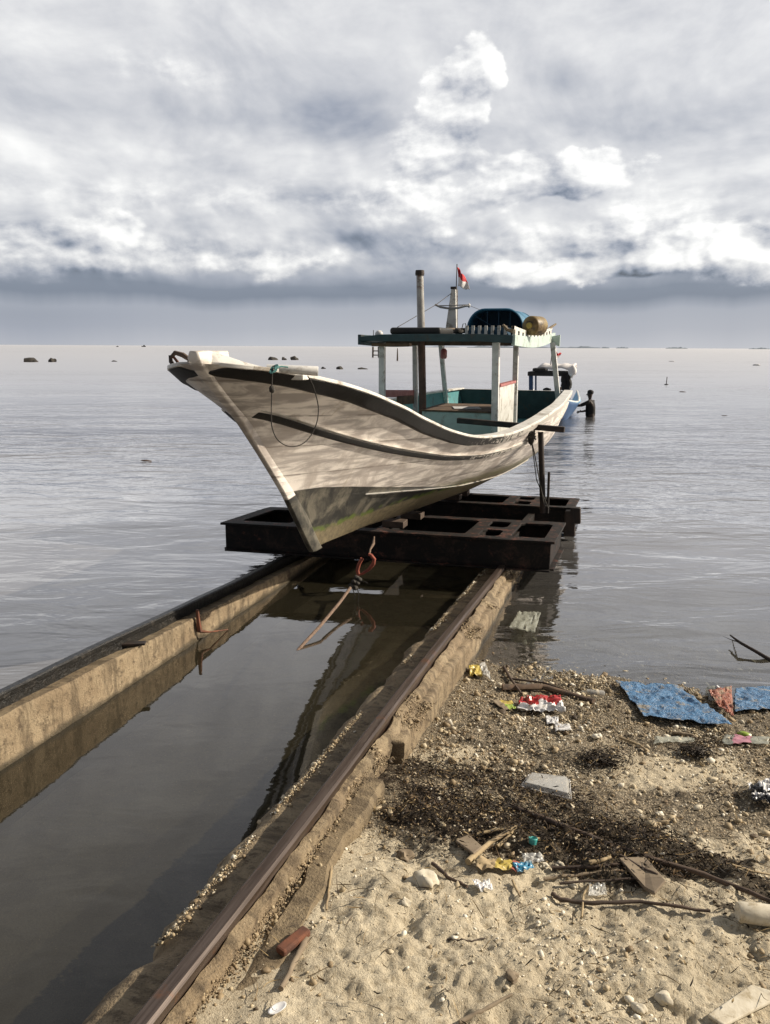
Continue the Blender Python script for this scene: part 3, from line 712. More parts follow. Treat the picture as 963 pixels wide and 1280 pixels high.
# transom
mb = MB(); row = rows[-1]; n = len(row); mid = (XC(YT), YT, (zbot(YT)+zg(YT))/2)
mb.add(list(row)+[(x*1.0, YT-.05, z) for x, y, z in row], [tuple(range(n)), tuple(range(2*n-1, n-1, -1))]+[(n-1, 0, n, 2*n-1)], 0)
mb.m = [0, 1, 2]; mb.build('transom', [M['white_paint'], M['dark_teal'], M['white_paint']], boat)  # inner face takes a darker teal: its shade put into the paint
def strip(mb, side, y0, y1, zf, wd, ht, lift=0.0, n=110, out=0.0, mi=0, taper=True):
    """band along the hull: centred at height zf(y), wd outward, ht tall"""
    rws = []
    for i in range(n+1):
        y = y0+(y1-y0)*i/n; z = zf(y); hw = half(y, z); e = min(1, (i+.6)/2.5) if taper else 1
        hw2 = half(y, z-ht/2); hw1 = half(y, z+ht/2)
        xo = XC(y)+side*(hw1+out); xb = XC(y)+side*(hw2+out)
        dyo = 0
        rws.append([(xo-side*.02, y, z+ht/2), (xo+side*wd*e, y, z+ht/2-.004), (xb+side*(wd*e+.004), y, z-ht/2+.004), (xb-side*.02, y, z-ht/2)])
    mb.grid(rws, closeu=True, mi=mi); k0 = len(mb.v)-len(rws)*4
    mb.f.append((k0+3, k0+2, k0+1, k0)); mb.m.append(mi); e0 = len(mb.v)-4; mb.f.append((e0, e0+1, e0+2, e0+3)); mb.m.append(mi)
for sd in (1, -1):
    ht0 = lambda y: float(np.interp(y, [3.5, 3.6, 4.2, 5.5, 7, 9], [.026, .050, .062, .072, .056, .045]))
    mb = MB()
    rws = []
    for i in range(131):
        y = 3.515+(YT+.02-3.515)*i/130; t = zg(y)-.012; h_ = ht0(y); x1, x2_ = half(y, t), half(y, t-h_)
        wv_ = .004*math.sin(y*9)+.003*math.sin(y*23)
        rws.append([(XC(y)+sd*(x1-.02), y, t), (XC(y)+sd*(x1+.035), y, t), (XC(y)+sd*(x2_+.035), y, t-h_+wv_), (XC(y)+sd*(x2_-.01), y, t-h_)])
    mb.grid(rws, closeu=True); mb.f.append((3, 2, 1, 0)); mb.m.append(0); e0 = len(mb.v)-4; mb.f.append((e0, e0+1, e0+2, e0+3)); mb.m.append(0)
    mb.build('rubbing_rail', M['rail_paint'], boat, smooth=40, bevel=.005)
    mb = MB(); rws = []
    for i in range(131):
        y = 3.50+(YT+.05-3.50)*i/130; t = zg(y)-.010; x1 = half(y, t); wv_ = .003*math.sin(y*14)
        xi = max(x1-.085, .0) if y > 3.6 else max(x1-.03, 0)
        rws.append([(XC(y)+sd*xi, y, t), (XC(y)+sd*(x1+.038+wv_), y, t), (XC(y)+sd*(x1+.036+wv_), y, t+.022), (XC(y)+sd*xi, y, t+.024)])
    mb.grid(rws, closeu=True); mb.f.append((3, 2, 1, 0)); mb.m.append(0); e0 = len(mb.v)-4; mb.f.append((e0, e0+1, e0+2, e0+3)); mb.m.append(0)
    mb.build('gunwale', M['white_paint'], boat, smooth=40, bevel=.004)
    SKY_, SKZ = [3.86, 4.06, 4.42, 4.75, 5.12, 5.56, 6.08, 6.68, 7.35, 8.0, 9.26, 11.6], [1.639, 1.575, 1.468, 1.379, 1.289, 1.198, 1.103, 1.04, 1.035, 1.09, 1.19, 1.20]
    zs_ = lambda y: smooth_interp(y, SKY_, SKZ)
    mb = MB(); strip(mb, sd, 3.89, YT, zs_, .020, .038); mb.build('strake', M['rail_paint'], boat, smooth=40, bevel=.003)
    mb = MB(); strip(mb, sd, 3.89, YT, lambda y: zs_(y)+.025, .020, .012); mb.build('strake_cap', M['white_paint'], boat, smooth=40)
    zs2 = lambda y: float(np.interp(y, [5.2, 6, 7, 8.5, 11.6], [.94, .84, .72, .62, .66]))
    mb = MB(); strip(mb, sd, 5.25, YT, zs2, .018, .016); mb.build('chine_strip', M['white_paint'], boat, smooth=40)
# stem post with rounded head
mb = MB(); rws = []
zs3 = list(np.linspace(.60, 1.60, 22))+list(np.linspace(1.64, 1.975, 10))
for z in zs3:
    y = ys(z); w_ = .030 if z < 1.4 else .030+.032*(z-1.4)/.55; dep_ = .12 if z < 1.5 else .12+.14*(z-1.5)/.47
    if z > 1.93: sh = (z-1.93)/.045; y += .03*sh; w_ *= (1-.35*sh)
    x = XC(y); fr_ = -.022
    rws.append([(x-w_*.55, y+fr_, z), (x+w_*.55, y+fr_, z), (x+w_, y+.03, z), (x+w_, y+dep_, z), (x-w_, y+dep_, z), (x-w_, y+.03, z)])
mb.grid(rws, closeu=True); k = len(mb.v)-6; mb.f.append(tuple(range(k, k+6))); mb.m.append(0); mb.f.append((5, 4, 3, 2, 1, 0)); mb.m.append(0)
mb.at = {'boot': [z-boot(max(y, 4.3))+.03 for x, y, z in mb.v], 'zz': [z+.2 for x, y, z in mb.v]}
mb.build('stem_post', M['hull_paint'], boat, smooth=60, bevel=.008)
# head block blending stem into gunwales
mb = MB(); rws = []
for i in range(14):
    t = i/13; y = 3.50+.22*t; zt = 1.978-.07*t**1.5 if t < .6 else 1.945-(t-.6)*.10; zt = max(zt, zg(y)+.012); x = XC(y)
    wt = .036+ (half(y, zg(y))*.75)*t**1.2; wb = .02+half(y, zg(y)-.03)*.9
    rws.append([(x-wb, y, zg(y)-.03), (x-wt*.95, y, zt-.018), (x-wt*.6, y, zt), (x+wt*.6, y, zt), (x+wt*.95, y, zt-.018), (x+wb, y, zg(y)-.03)])
mb.grid(rws, closeu=True); mb.f.append((5, 4, 3, 2, 1, 0)); mb.m.append(0); k = len(mb.v)-6; mb.f.append(tuple(range(k, k+6))); mb.m.append(0)
mb.build('stem_head', M['white_paint'], boat, smooth=60, bevel=.01)
# decks
def deck(name, y0, y1, zf, mat, inset=.06):
    mb = MB(); rws = []
    for i in range(41):
        y = y0+(y1-y0)*i/40; z = zf(y); hw = max(.01, half(y, z)-inset)
        rws.append([(XC(y)-hw, y, z), (XC(y)+hw, y, z), (XC(y)+hw, y, z-.03), (XC(y)-hw, y, z-.03)])
    mb.grid(rws, closeu=True); mb.f.append((3, 2, 1, 0)); mb.m.append(0); k = len(mb.v)-4; mb.f.append(tuple(range(k, k+4))); mb.m.append(0)
    return mb.build(name, mat, boat)
deck('foredeck', 3.9, 5.9, lambda y: zg(y)-.11, M['white_paint'])
deck('deck', 6.0, YT-.06, lambda y: .97, M['teal_paint'], .05)
# hatch box and paper
hx0, hx1 = -2.28, -1.47
mb = MB(); mb.box(((hx0+hx1)/2, 8.75, 1.14), (hx1-hx0, 1.05, .33)); hb = mb.build('engine_box', M['pale_green'], boat, bevel=.006)
mb = MB(); mb.box(((hx0+hx1)/2, 8.75, 1.315), (hx1-hx0+.04, 1.08, .02)); mb.build('lid', M['wood'], hb, bevel=.004)
mb = MB(); mb.box((-1.85, 8.55, 1.332), (.30, .32, .006), Matrix.Rotation(.3, 3, 'Z')); tag(mb.build('paper_sheet', M['paper']), 'pale sheet lying on the brown engine box lid', 'sheet')
# side panel
mb = MB(); mb.box((-1.405, 8.5, 1.29), (.035, .95, .62)); pn = mb.build('side_panel', M['white_paint'], boat, bevel=.004)
mb = MB(); mb.box((-1.405, 8.5, 1.612), (.06, 1.0, .028)); mb.build('cap_rail', M['pink_paint'], pn, bevel=.004)
mb = MB(); mb.bar((-2.67, 8.02, 1.50), (-2.60, 9.0, 1.45), .03, .08); rl = mb.build('side_rail', M['pink_paint'], boat, bevel=.004)
mb = MB(); mb.bar((-2.62, 8.4, 1.40), (-2.60, 8.98, 1.38), .025, .10); mb.build('board', M['wood'], rl, bevel=.004)
# posts
def post(u0, v0, u1, v1, y0, wd, y1=None, z0=1.0, mat='post_paint'):
    a = at(u0, v0, y=y0); b = at(u1, v1, y=y1 or y0); d = (b-a); a2 = a - d*((a.z-z0)/d.z) if z0 < a.z else a
    wd *= .84; mb = MB(); mb.bar(a2, b, wd, wd*1.0, up=(0, 1, 0)); return mb.build('roof_post', M[mat], boat, bevel=.005)
post(478, 490, 478, 428, 8.0, .075); post(519.5, 495, 519, 428, 9.0, .065); post(558, 505, 551, 428, 10.9, .07, 10.6, 1.3)
post(619, 530, 620.5, 428, 7.98, .085); post(644, 487, 645.5, 428, 9.05, .07); post(698, 500, 691, 428, 11.25, .08, 11.1, 1.25)
mb = MB(); a = at(692, 424, y=11.1); mb.add([a+Vector(q) for q in ((-.14, 0, .02), (.09, 0, .06), (.09, 0, -.10), (.0, 0, -.07), (-.14, .05, .02), (.09, .05, .06), (.09, .05, -.10), (0, .05, -.07))], [(0, 3, 2, 1), (4, 5, 6, 7), (0, 1, 5, 4), (1, 2, 6, 5), (2, 3, 7, 6), (3, 0, 4, 7)])
mb.build('bracket', M['pale_green'], boat, bevel=.006)
# roof
RX0, RX1, RY0, RY1 = -2.88, -1.245, 7.82, 11.55
def rzt(y): t = (y-RY0)/(RY1-RY0); return 2.125 + .085*t**2.2 - .015*math.sin(math.pi*t)
mb = MB(); rws = []
for i in range(31):
    y = RY0+.03+(RY1-RY0-.06)*i/30; z = rzt(y)-.02; row = []
    for j in range(13):
        s_ = j/12; x = RX0+.02+(RX1-RX0-.04)*s_; row.append((x, y, z-.03*max(0, (.14-s_)/.14)+.012*math.sin(math.pi*s_)))
    rws.append(row)
mb.grid(rws); k = len(mb.v); 
roof = mb.build('roof', M['dark_teal'], boat, smooth=40); s_ = roof.modifiers.new('s', 'SOLIDIFY'); s_.thickness = .03; s_.offset = -1
mb = MB()   # front fascia
pts = [(RX0, 2.065, 2.10), (RX0+.25, 2.055, 2.125), (RX0+.6, 2.055, 2.13), (RX1-.3, 2.055, 2.13), (RX1+.0, 2.04, 2.115)]
rws = [[(x, RY0, zb), (x, RY0, zt), (x, RY0+.035, zt), (x, RY0+.035, zb)] for x, zb, zt in pts]
mb.grid(rws, closeu=True); mb.f += [(3, 2, 1, 0), (16, 17, 18, 19)]; mb.m += [0, 0]; mb.build('fascia', M['dark_teal'], roof, bevel=.004)
for xs_, mt in ((RX1-.0, 'pale_green'), (RX0, 'dark_teal')):  # port fascia pale, front and starboard dark: sun and shade put into paint
    mb = MB(); rws = []
    for i in range(31):
        t = i/30; y = RY0+.037+(RY1-RY0-.037)*t; zt = rzt(y)+.0; zb = zt-.105-.02*math.sin(math.pi*t)
        rws.append([(xs_-.018, y, zb), (xs_+.018, y, zb), (xs_+.018, y, zt), (xs_-.018, y, zt)])
    mb.grid(rws, closeu=True); mb.f += [(3, 2, 1, 0)]; mb.m.append(0); k = len(mb.v)-4; mb.f.append(tuple(range(k, k+4))); mb.m.append(0)
    mb.build('fascia', M[mt], roof, bevel=.003)
for y in (8.4, 9.2, 10.0, 10.8, 11.4):
    mb = MB(); mb.box(((RX0+RX1)/2, y, rzt(y)-.075), (RX1-RX0-.05, .05, .06)); mb.build('rafter', M['dark_wood'], roof)
mb = MB(); mb.box((-2.55, 7.95, 2.02), (.42, .10, .035)); mb.build('shelf', M['wood'], roof, bevel=.004)
# slotted white rail on the roof edge
mb = MB(); rws = []
for i in range(41):
    t = i/40; y = RY0+.08+(RY1-.35-RY0)*t; zt = rzt(y)+.075-.03*math.sin(math.pi*t)+.012
    rws.append([(RX1-.03, y, zt-.035), (RX1-.0, y, zt-.035), (RX1-.0, y, zt), (RX1-.03, y, zt)])
mb.grid(rws, closeu=True)
for i in range(11):
    t = (i+.5)/11; y = RY0+.08+(RY1-.35-RY0)*t; zt = rzt(y)+.075-.03*math.sin(math.pi*t)+.012; mb.box((RX1-.015, y, (zt-.035+rzt(y)-.0)/2), (.028, .17, zt-.035-rzt(y)+.02))
mb.build('roof_rail', M['white_paint'], roof, bevel=.003)
for pts_ in ([at(641, 414, y=7.95), at(634, 412, y=7.93), at(629, 406, y=7.9)], [at(683, 414, y=11.0), at(689, 409, y=11.1), at(695, 405, y=11.2)]):
    mb = MB(); mb.tube(pts_, [.022, .018, .013], 7); mb.build('rail_horn', M['old_wood'], roof, smooth=50)
# roof lamp, mast, pipe
mb = MB(); a = at(474, 421, y=8.0); mb.blob(a+Vector((0, 0, .03)), (.045, .04, .04), .02, 2); mb.build('roof_lamp', M['plastic_white'], roof, smooth=60)
mb = MB(); a = at(467, 421, y=8.0); mb.tube([a, a+Vector((0, 0, .07))], .004, 5); mb.build('aerial', M['iron_dark'], roof)
pa, pbm, pt = at(528.5, 500, y=8.35), at(527, 417, y=8.38), at(525, 342, y=8.42)
mb = MB(); mb.tube([pa-Vector((0, 0, .5)), pa, pbm-Vector((0, 0, .03))], .042, 16); ex = mb.build('exhaust_pipe', M['pipe_brown'], boat, smooth=40)
mb = MB(); mb.tube([pbm-Vector((0, 0, .03)), pt], [.043, .039], 16); mb.build('upper_pipe', M['pipe_grey'], ex, smooth=40)
mb = MB(); c = pt; mb.tube([c-Vector((0, 0, .02)), c+Vector((0, 0, .0)), c+Vector((0, 0, .035))], [.048, .051, .047], 16); mb.build('pipe_cap', M['iron_dark'], ex, smooth=30)
MY = 9.6
a, b = at(564, 418, y=MY), at(567.5, 361, y=MY)
mb = MB(); mb.bar(a, b, .15, .06, up=(0, 1, 0), w2=.055, h2=.045); ms = mb.build('mast', M['white_paint'], boat, bevel=.008)
mb = MB(); mb.box(b+Vector((0, 0, .01)), (.07, .07, .03)); mb.build('mast_cap', M['iron_dark'], ms, bevel=.005)
mb = MB(); mb.tube([at(571.5, 418, y=MY+.1), at(571.5, 362, y=MY+.1)], .011, 7); mb.build('pole', M['pipe_grey'], ms, smooth=50)
mb = MB(); mb.tube([at(544.5, 381, y=MY-.02), at(551, 384, y=MY-.05), at(561, 385.5, y=MY-.05), at(573, 385, y=MY-.05), at(582, 382.5, y=MY-.05), at(587, 382, y=MY-.02)], .017, 7, squash=.8)
mb.tube([at(545, 382, y=MY-.02), at(560, 382, y=MY-.05), at(587, 381, y=MY-.02)], .007, 6); mb.build('crossarm', M['pipe_grey'], ms, smooth=50)
mb = MB(); mb.blob(at(586.5, 382, y=MY-.02), (.018, .018, .03), .05, 1); mb.build('arm_tip', M['white_paint'], ms, smooth=60)
mb = MB(); mb.tube([at(497, 409, y=8.3), at(545, 381, y=9.2), at(564, 367, y=MY)], .004, 5)
mb.tube([at(587, 382, y=MY), at(612, 392, y=MY+.3), at(645, 408, y=9.9)], .003, 5); mb.build('stay_wire', M['iron_dark'], ms)
def flag(u_, v_, y, hgt, corners, label, pole_px, div=12):
    t = thing('flag', label, 'flag', at(*pole_px[0], y=y), 'red and white flags')
    mb = MB(); mb.tube([at(*pole_px[0], y=y), at(*pole_px[1], y=y)], .008*(y/9.6)*.7, 6); mb.build('flagpole', M['dark_wood'], t, smooth=50)
    mb = MB(); rws = []
    tl, bl_, tr_, br = [at(*c, y=y) for c in corners]
    for i in range(div+1):
        s_ = i/div; row = []
        for j in range(div+1):
            r_ = j/div; p0 = tl.lerp(bl_, r_); p1 = tr_.lerp(br, r_); q = p0.lerp(p1, s_); q = q+Vector((0, .035*math.sin(s_*7+r_*3)*(y/9.6), .01*math.sin(s_*9)*(y/9.6))); row.append(q)
        rws.append(row)
    mb.grid(rws); mb.m = [0 if j < div*.45 else 1 for i in range(div) for j in range(div)]
    o = mb.build('flag_cloth', [M['flag_red'], M['flag_white']], t, smooth=80); s_ = o.modifiers.new('s', 'SOLIDIFY'); s_.thickness = .003
flag(0, 0, MY, 0, [(572, 334), (572.5, 358), (581, 346), (588, 363)], 'small red and white flag flying from the mast top of the white boat', ((570.5, 362), (571.5, 330)))
# goods on the roof
mb = MB(); a, b = at(487, 416, y=8.05), at(551, 416, y=8.05); c_ = (a+b)/2; 
mb.box((c_.x, 8.35, 2.165), (b.x-a.x, .6, .075)); o = mb.build('folded_mattress', M['black_rubber'], bevel=.03, seg=4); tag(o, 'flat black folded mattress on the front of the boat roof', 'mattress')
tn = thing('canopy_tent', 'blue arched canvas canopy standing on the roof of the white boat', 'canopy', (at(620, 414, y=9.2).x, 9.6, 2.13))
xl, xr = at(584, 414, y=9.1).x, at(655, 414, y=9.1).x; zt_ = at(620, 386.5, y=9.1).z
prof = []
for k in range(25):
    t = math.pi*k/24; cx_ = -math.cos(t); s_ = math.sin(t); ex_ = (.86+.14*(1-s_))*abs(cx_)**.62*(1 if cx_ > 0 else -1)
    prof.append(((xl+xr)/2+(xr-xl)/2*ex_, 2.13+(zt_-2.13)*min(1, s_*1.06)**.55))
mb = MB(); rws = []
for i in range(9):
    y = 9.1+1.0*i/8; sag = .010*math.sin(i/8*math.pi*2); rws.append([(x, y, z-sag*(z > 2.2)) for x, z in prof])
mb.grid(rws); o = mb.build('canvas', M['blue_canvas'], tn, smooth=50); s_ = o.modifiers.new('s', 'SOLIDIFY'); s_.thickness = .006
mb = MB(); mb.add([(x, 9.55, z) for x, z in prof], [tuple(range(25))]); o = mb.build('inner_net', M['blue_net'], tn)
for y in (9.1, 10.1):
    mb = MB(); mb.tube([(x, y-.008, z) for x, z in prof], .012, 6); mb.build('hoop', M['blue_canvas'], tn, smooth=60)
mb = MB(); 
for fx in (.35, .55, .75):
    x = xl+(xr-xl)*fx; mb.tube([(x, 9.12, 2.13), (x, 9.12, zt_-.02)], .005, 5)
mb.tube([prof[5] and (prof[5][0], 9.11, prof[5][1]), (xl+(xr-xl)*.55, 9.11, 2.2)], .004, 5); mb.build('poles', M['blue_net'], tn)
ct = thing('slatted_crate', 'long low crate with white upright slats in front of the blue canopy', 'crate', (at(612, 416, y=8.7).x, 8.85, 2.14))
xa, xb_ = at(581, 416, y=8.7).x, at(634, 416, y=8.7).x
mb = MB(); mb.box(((xa+xb_)/2, 8.88, 2.175), (xb_-xa-.02, .30, .08)); mb.build('box', M['blue_net'], ct, bevel=.004)
for k in range(7):
    x = xa+.02+(xb_-xa-.04)*k/6; mb = MB(); mb.box((x, 8.712, 2.185), (.034, .014, .10)); mb.build('slat', M['white_paint'], ct, bevel=.002)
mb = MB(); mb.blob(at(574, 414, y=8.9), (.07, .06, .035), .3, 2, seed=4); mb.tube([at(577, 413, y=8.8), at(579, 405, y=8.8), at(582, 404, y=8.8), at(584, 412, y=8.8)], .005, 5)
tag(mb.build('rope_coil', M['rope_dark'], smooth=50), 'dark coil of rope lying beside the mast on the roof', 'rope')
dr = thing('drum', 'stained yellow plastic drum lying on the roof beside the blue canopy', 'drum', at(662, 418, y=8.9))
c0 = at(662, 409.5, y=8.75); c0.z = max(c0.z, 2.235)
mb = MB(); ax = Vector((.35, .93, 0)).normalized(); L_ = .26
mb.tube([c0, c0+ax*.015, c0+ax*.03, c0+ax*(L_-.03), c0+ax*L_], [.075, .098, .105, .105, .09], 22); mb.build('body', M['drum'], dr, smooth=50)
mb = MB(); mb.tube([c0-ax*.018, c0+ax*.002], [.032, .034], 14); mb.build('lid', M['plastic_yellow'], dr, smooth=40)
for k_, (x_, y_, rr_, lab_) in enumerate(((-1.75, 10.2, .16, 'dark coil of mooring rope on the teal deck behind the white side panel'), (-2.35, 10.6, .13, 'smaller brown coil of rope on the teal deck near the stern'))):
    mb = MB(); pts_ = []
    for q in range(90): a_ = q*.42; r_ = rr_*(1-.25*math.sin(q*.9)*.3); pts_.append((x_+math.cos(a_)*r_, y_+math.sin(a_)*r_, .985+.0016*q+.006*math.sin(q*1.7)))
    mb.tube(pts_, .011, 6); tag(mb.build('rope_coil', M['rope_dark' if k_ == 0 else 'rope'], smooth=60), lab_, 'rope')
for k_ in range(3):
    mb = MB(); x0_ = -2.5+.02*k_; mb.tube([(x0_+.05*k_, 8.9+.05*k_, 2.165+.02*k_), (x0_+.5, 9.6, 2.18+.02*k_), (x0_+.9-.1*k_, 11.2, 2.20+.02*k_)], .013, 7)
    tag(mb.build('bamboo_pole', M['old_wood'], smooth=50), ('pale bamboo pole laid along the roof, lowest of three', 'pale bamboo pole laid along the roof, middle of three', 'pale bamboo pole laid along the roof, topmost of three')[k_], 'pole', 'bamboo poles on the roof')
# lantern hanging under the roof
lt = thing('life_buoy', 'small dark red float hanging under the roof beside the leaning rear post', 'float', at(555, 448, y=10.5))
mb = MB(); c_ = at(555, 442, y=10.5); mb.tube([c_+Vector((0, 0, .07)), c_+Vector((0, 0, .04)), c_-Vector((0, 0, .05)), c_-Vector((0, 0, .07))], [.02, .045, .045, .03], 10); mb.build('body', M['pink_paint'], lt, smooth=40)
mb = MB(); mb.tube([c_+Vector((0, 0, .07)), c_+Vector((0, 0, .16))], .006, 5); mb.build('cord', M['rope_dark'], lt)
# mooring log across the bow and its rope loop
a, b = at(348, 461, y=3.72), at(398, 464, y=3.80); d = (b-a).normalized()
mb = MB(); mb.tube([a-d*.06, a, b-d*.003, b], [.020, .022, .026, .024], 14); mb.build('mooring_post', M['post_paint'], boat, smooth=40)
mb = MB(); c_ = at(367, 469, y=3.82); mb.box(c_+Vector((0, .02, -.01)), (.13, .08, .03)); mb.build('cleat_block', M['white_paint'], boat, bevel=.006)
t = thing('rope', 'thin dark rope looped from the mooring log down the side of the bow', 'rope', at(341, 462, y=3.85), 'ropes around the boat')
def rp(u, v):
    f = (u-341)/50.; return at(u, v, y=3.61+.25*f)
pts_ = [(342, 457), (340.5, 468), (340, 487), (339.5, 510), (340, 532), (346, 548), (357, 556.5), (369, 558), (381, 553), (391, 541), (397, 525), (398, 508), (394, 490), (389, 477), (385, 470)]
P3 = [rp(*q) for q in pts_]; fine = []
for i in range(len(P3)-1):
    p0, p1, p2, p3 = P3[max(i-1, 0)], P3[i], P3[i+1], P3[min(i+2, len(P3)-1)]
    for k in range(4):
        s_ = k/4; fine.append(.5*((2*p1)+(-p0+p2)*s_+(2*p0-5*p1+4*p2-p3)*s_*s_+(-p0+3*p1-3*p2+p3)*s_**3))
mb = MB(); mb.tube(fine+[P3[-1]], .0032, 6); mb.build('strand', M['rope_dark'], t, smooth=60)
mb = MB(); mb.blob(rp(340, 487), (.016, .014, .02), .3, 2); mb.build('knot', M['rope_dark'], t, smooth=60)
mb = MB()
for k in range(4):
    c_ = rp(341+k*1.2, 462); mb.tube([c_+Vector((math.cos(q)*.012, math.sin(q)*.02, math.sin(q)*.018+k*.002)) for q in np.linspace(0, 6, 10)], .004, 5)
mb.tube([rp(341, 460), rp(352, 458), rp(360, 459)], .004, 5); mb.build('lashing', M['rope_teal'], t, smooth=60)
# folding anchor lashed to the starboard bow
an = thing('anchor', 'small rusty brown anchor lashed behind the bow tip of the white boat', 'anchor', at(225, 455, y=3.75))
AY = 3.70
mb = MB(); mb.tube([at(214, 447, y=AY), at(219, 441, y=AY), at(229, 444, y=AY), at(238, 450, y=AY)], [.010, .013, .015, .012], 7); mb.build('shank', M['dark_wood'], an, smooth=50)
mb = MB(); mb.tube([at(213, 444, y=AY), at(214, 452, y=AY), at(219, 459, y=AY), at(225, 462, y=AY)], [.009, .012, .012, .009], 7); mb.build('fluke', M['iron_dark'], an, smooth=50)
mb = MB(); mb.tube([at(217, 446, y=AY), at(222, 452, y=AY), at(224, 460, y=AY)], [.007, .008, .007], 6); mb.build('fluke', M['rust'], an, smooth=50)
mb = MB(); mb.tube([at(238, 449, y=AY), at(234, 456, y=AY), at(227, 460, y=AY)], .008, 6); mb.build('arm', M['old_wood'], an, smooth=50)
# tow rope with shackle
t = thing('tow_rope', 'frayed brown tow rope with a red shackle running from cradle into the channel', 'rope', at(373, 812, z=0), 'ropes around the boat')
K = [at(366, 822, z=-.03), at(374, 811, z=0), at(400, 783, y=4.75), at(425, 753, y=5.2), at(438, 735, y=5.45)]
mb = MB(); mb.tube(K, [.010, .011, .012, .012, .013], 8); rp_ = mb.build('strand', M['rope'], t, smooth=60)
mb = MB()
for k, (u_, v_) in enumerate(((439, 732), (443, 727), (447, 729), (444, 735), (450, 724), (446, 722))): mb.blob(at(u_, v_, y=5.50+k*.01), (.024, .022, .018), .45, 2, seed=k)
for q in ([(447, 735), (449, 745), (447, 757)], [(441, 736), (444, 744), (443, 750)], [(450, 726), (456, 727), (460, 729)]): mb.tube([at(*k, y=5.5) for k in q], .004, 5)
mb.build('knot', M['rope_dark'], t, smooth=60)
U_ = [(449, 720), (447, 713), (449, 705), (453, 698)]; U2 = [(452, 718), (461, 712), (467, 705), (468, 699), (464, 694), (461, 693)]
mb = MB(); mb.tube([at(*k, y=5.75) for k in U_], .015, 10); mb.tube([at(*k, y=5.75) for k in U2], [.011, .014, .016, .016, .014, .012], 10); mb.build('shackle', M['rust_red'], t, smooth=60)
mb = MB(); mb.tube([at(462, 694, y=5.76), at(463, 687, y=5.85), at(467, 680, y=5.95), at(468, 671, y=6.05)], [.009, .008, .013, .006], 7); mb.build('eye_loop', M['rope'], t, smooth=60)
# ------------------------------------------------------------------ person standing in the water
def skinned(name, chains, mat, parent=None, loc=(0, 0, 0), sub=2, root=0):
    """chains: list of [(pos, radius), ...]; first points equal to an existing point are welded"""
    vs, es, rs = [], [], []
    for ch in chains:
        prev = None
        for p_, r_ in ch:
            p_ = Vector(p_); k = next((i for i, q in enumerate(vs) if (q-p_).length < 1e-4), None)
            if k is None: vs.append(p_); rs.append(r_); k = len(vs)-1
            if prev is not None: es.append((prev, k))
            prev = k
    me = bpy.data.meshes.new(name); me.from_pydata([tuple(q) for q in vs], es, []); me.materials.append(mat)
    o = bpy.data.objects.new(name, me); link(o, parent)
    if parent is None: o.location = loc
    s_ = o.modifiers.new('skin', 'SKIN'); s_.use_smooth_shade = True
    for i, d_ in enumerate(me.skin_vertices[0].data):
        r_ = rs[i]; d_.radius = r_ if isinstance(r_, tuple) else (r_, r_); d_.use_root = (i == root)
    m_ = o.modifiers.new('sub', 'SUBSURF'); m_.levels = sub; m_.render_levels = sub
    return o
pw = at(738, 521, z=0)
pg = thing('person', 'person in dark clothes standing waist deep, reaching out to the blue boat', 'person', (pw.x, pw.y, -1.0))
# local frame: x across the picture (right), y away; feet at z 0, water at z 1.0
ex_, ey_ = Vector((math.cos(YAW), math.sin(YAW), 0)), Vector((-math.sin(YAW), math.cos(YAW), 0))
def L3(x, y, z): return ex_*x+ey_*y+Vector((0, 0, z))
def hand(w_, dr_, side):
    """five fingers from the wrist; returns chains rooted in the palm"""
    up_ = Vector((0, 0, 1)); palm = w_+dr_*.085; ch = [[(w_, .027), (w_+dr_*.04, (.038, .02)), (palm, (.040, .018))]]
    for k, ln in enumerate((.062, .072, .068, .052)):
        o_ = palm+up_*(.027-.018*k); b1 = o_+dr_*ln*.5+Vector((0, 0, -.006)); b2 = b1+dr_*ln*.45+Vector((0, 0, -.014))
        ch.append([(palm, (.040, .018)), (o_, .010), (b1, .009), (b2, .007)])
    th = w_+dr_*.03; ch.append([(w_+dr_*.04, (.038, .02)), (th+up_*.035+dr_*.01, .012), (th+up_*.055+dr_*.035, .009)])
    return ch
hip = L3(0, 0, .95); wrist = L3(-.62, -.05, 1.38)
sh1, sh2 = L3(-.10, -.16, 1.44), L3(.06, .15, 1.44)
dir_ = (wrist-L3(-.36, -.12, 1.33)).normalized()
ch = [[(hip, (.15, .12)), (L3(0, 0, 1.10), (.135, .11)), (L3(-.01, 0, 1.28), (.15, .12)), (L3(-.02, 0, 1.42), (.14, .11)), (L3(-.03, 0, 1.51), .055), (L3(-.045, 0, 1.58), .055), (L3(-.05, 0, 1.66), (.085, .095)), (L3(-.045, 0, 1.735), (.07, .08))],
      [(L3(-.02, 0, 1.42), (.14, .11)), (sh1, .060), (L3(-.36, -.12, 1.33), .043), (wrist, .028)],
      [(L3(-.02, 0, 1.42), (.14, .11)), (sh2, .060), (L3(.02, .24, 1.18), .045), (L3(-.22, .16, 1.14), .028)],
      [(hip, (.15, .12)), (L3(0, -.10, .86), .085), (L3(-.02, -.11, .47), .055), (L3(0, -.11, .09), .04), (L3(-.14, -.12, .03), .035)],
      [(hip, (.15, .12)), (L3(0, .10, .86), .085), (L3(.02, .11, .47), .055), (L3(.02, .11, .09), .04), (L3(-.12, .12, .03), .035)]]
body = skinned('body', ch + hand(wrist, dir_, 1) + hand(L3(-.22, .16, 1.14), Vector((-.9, -.2, -.1)).normalized(), 1), M['skin'], pg)
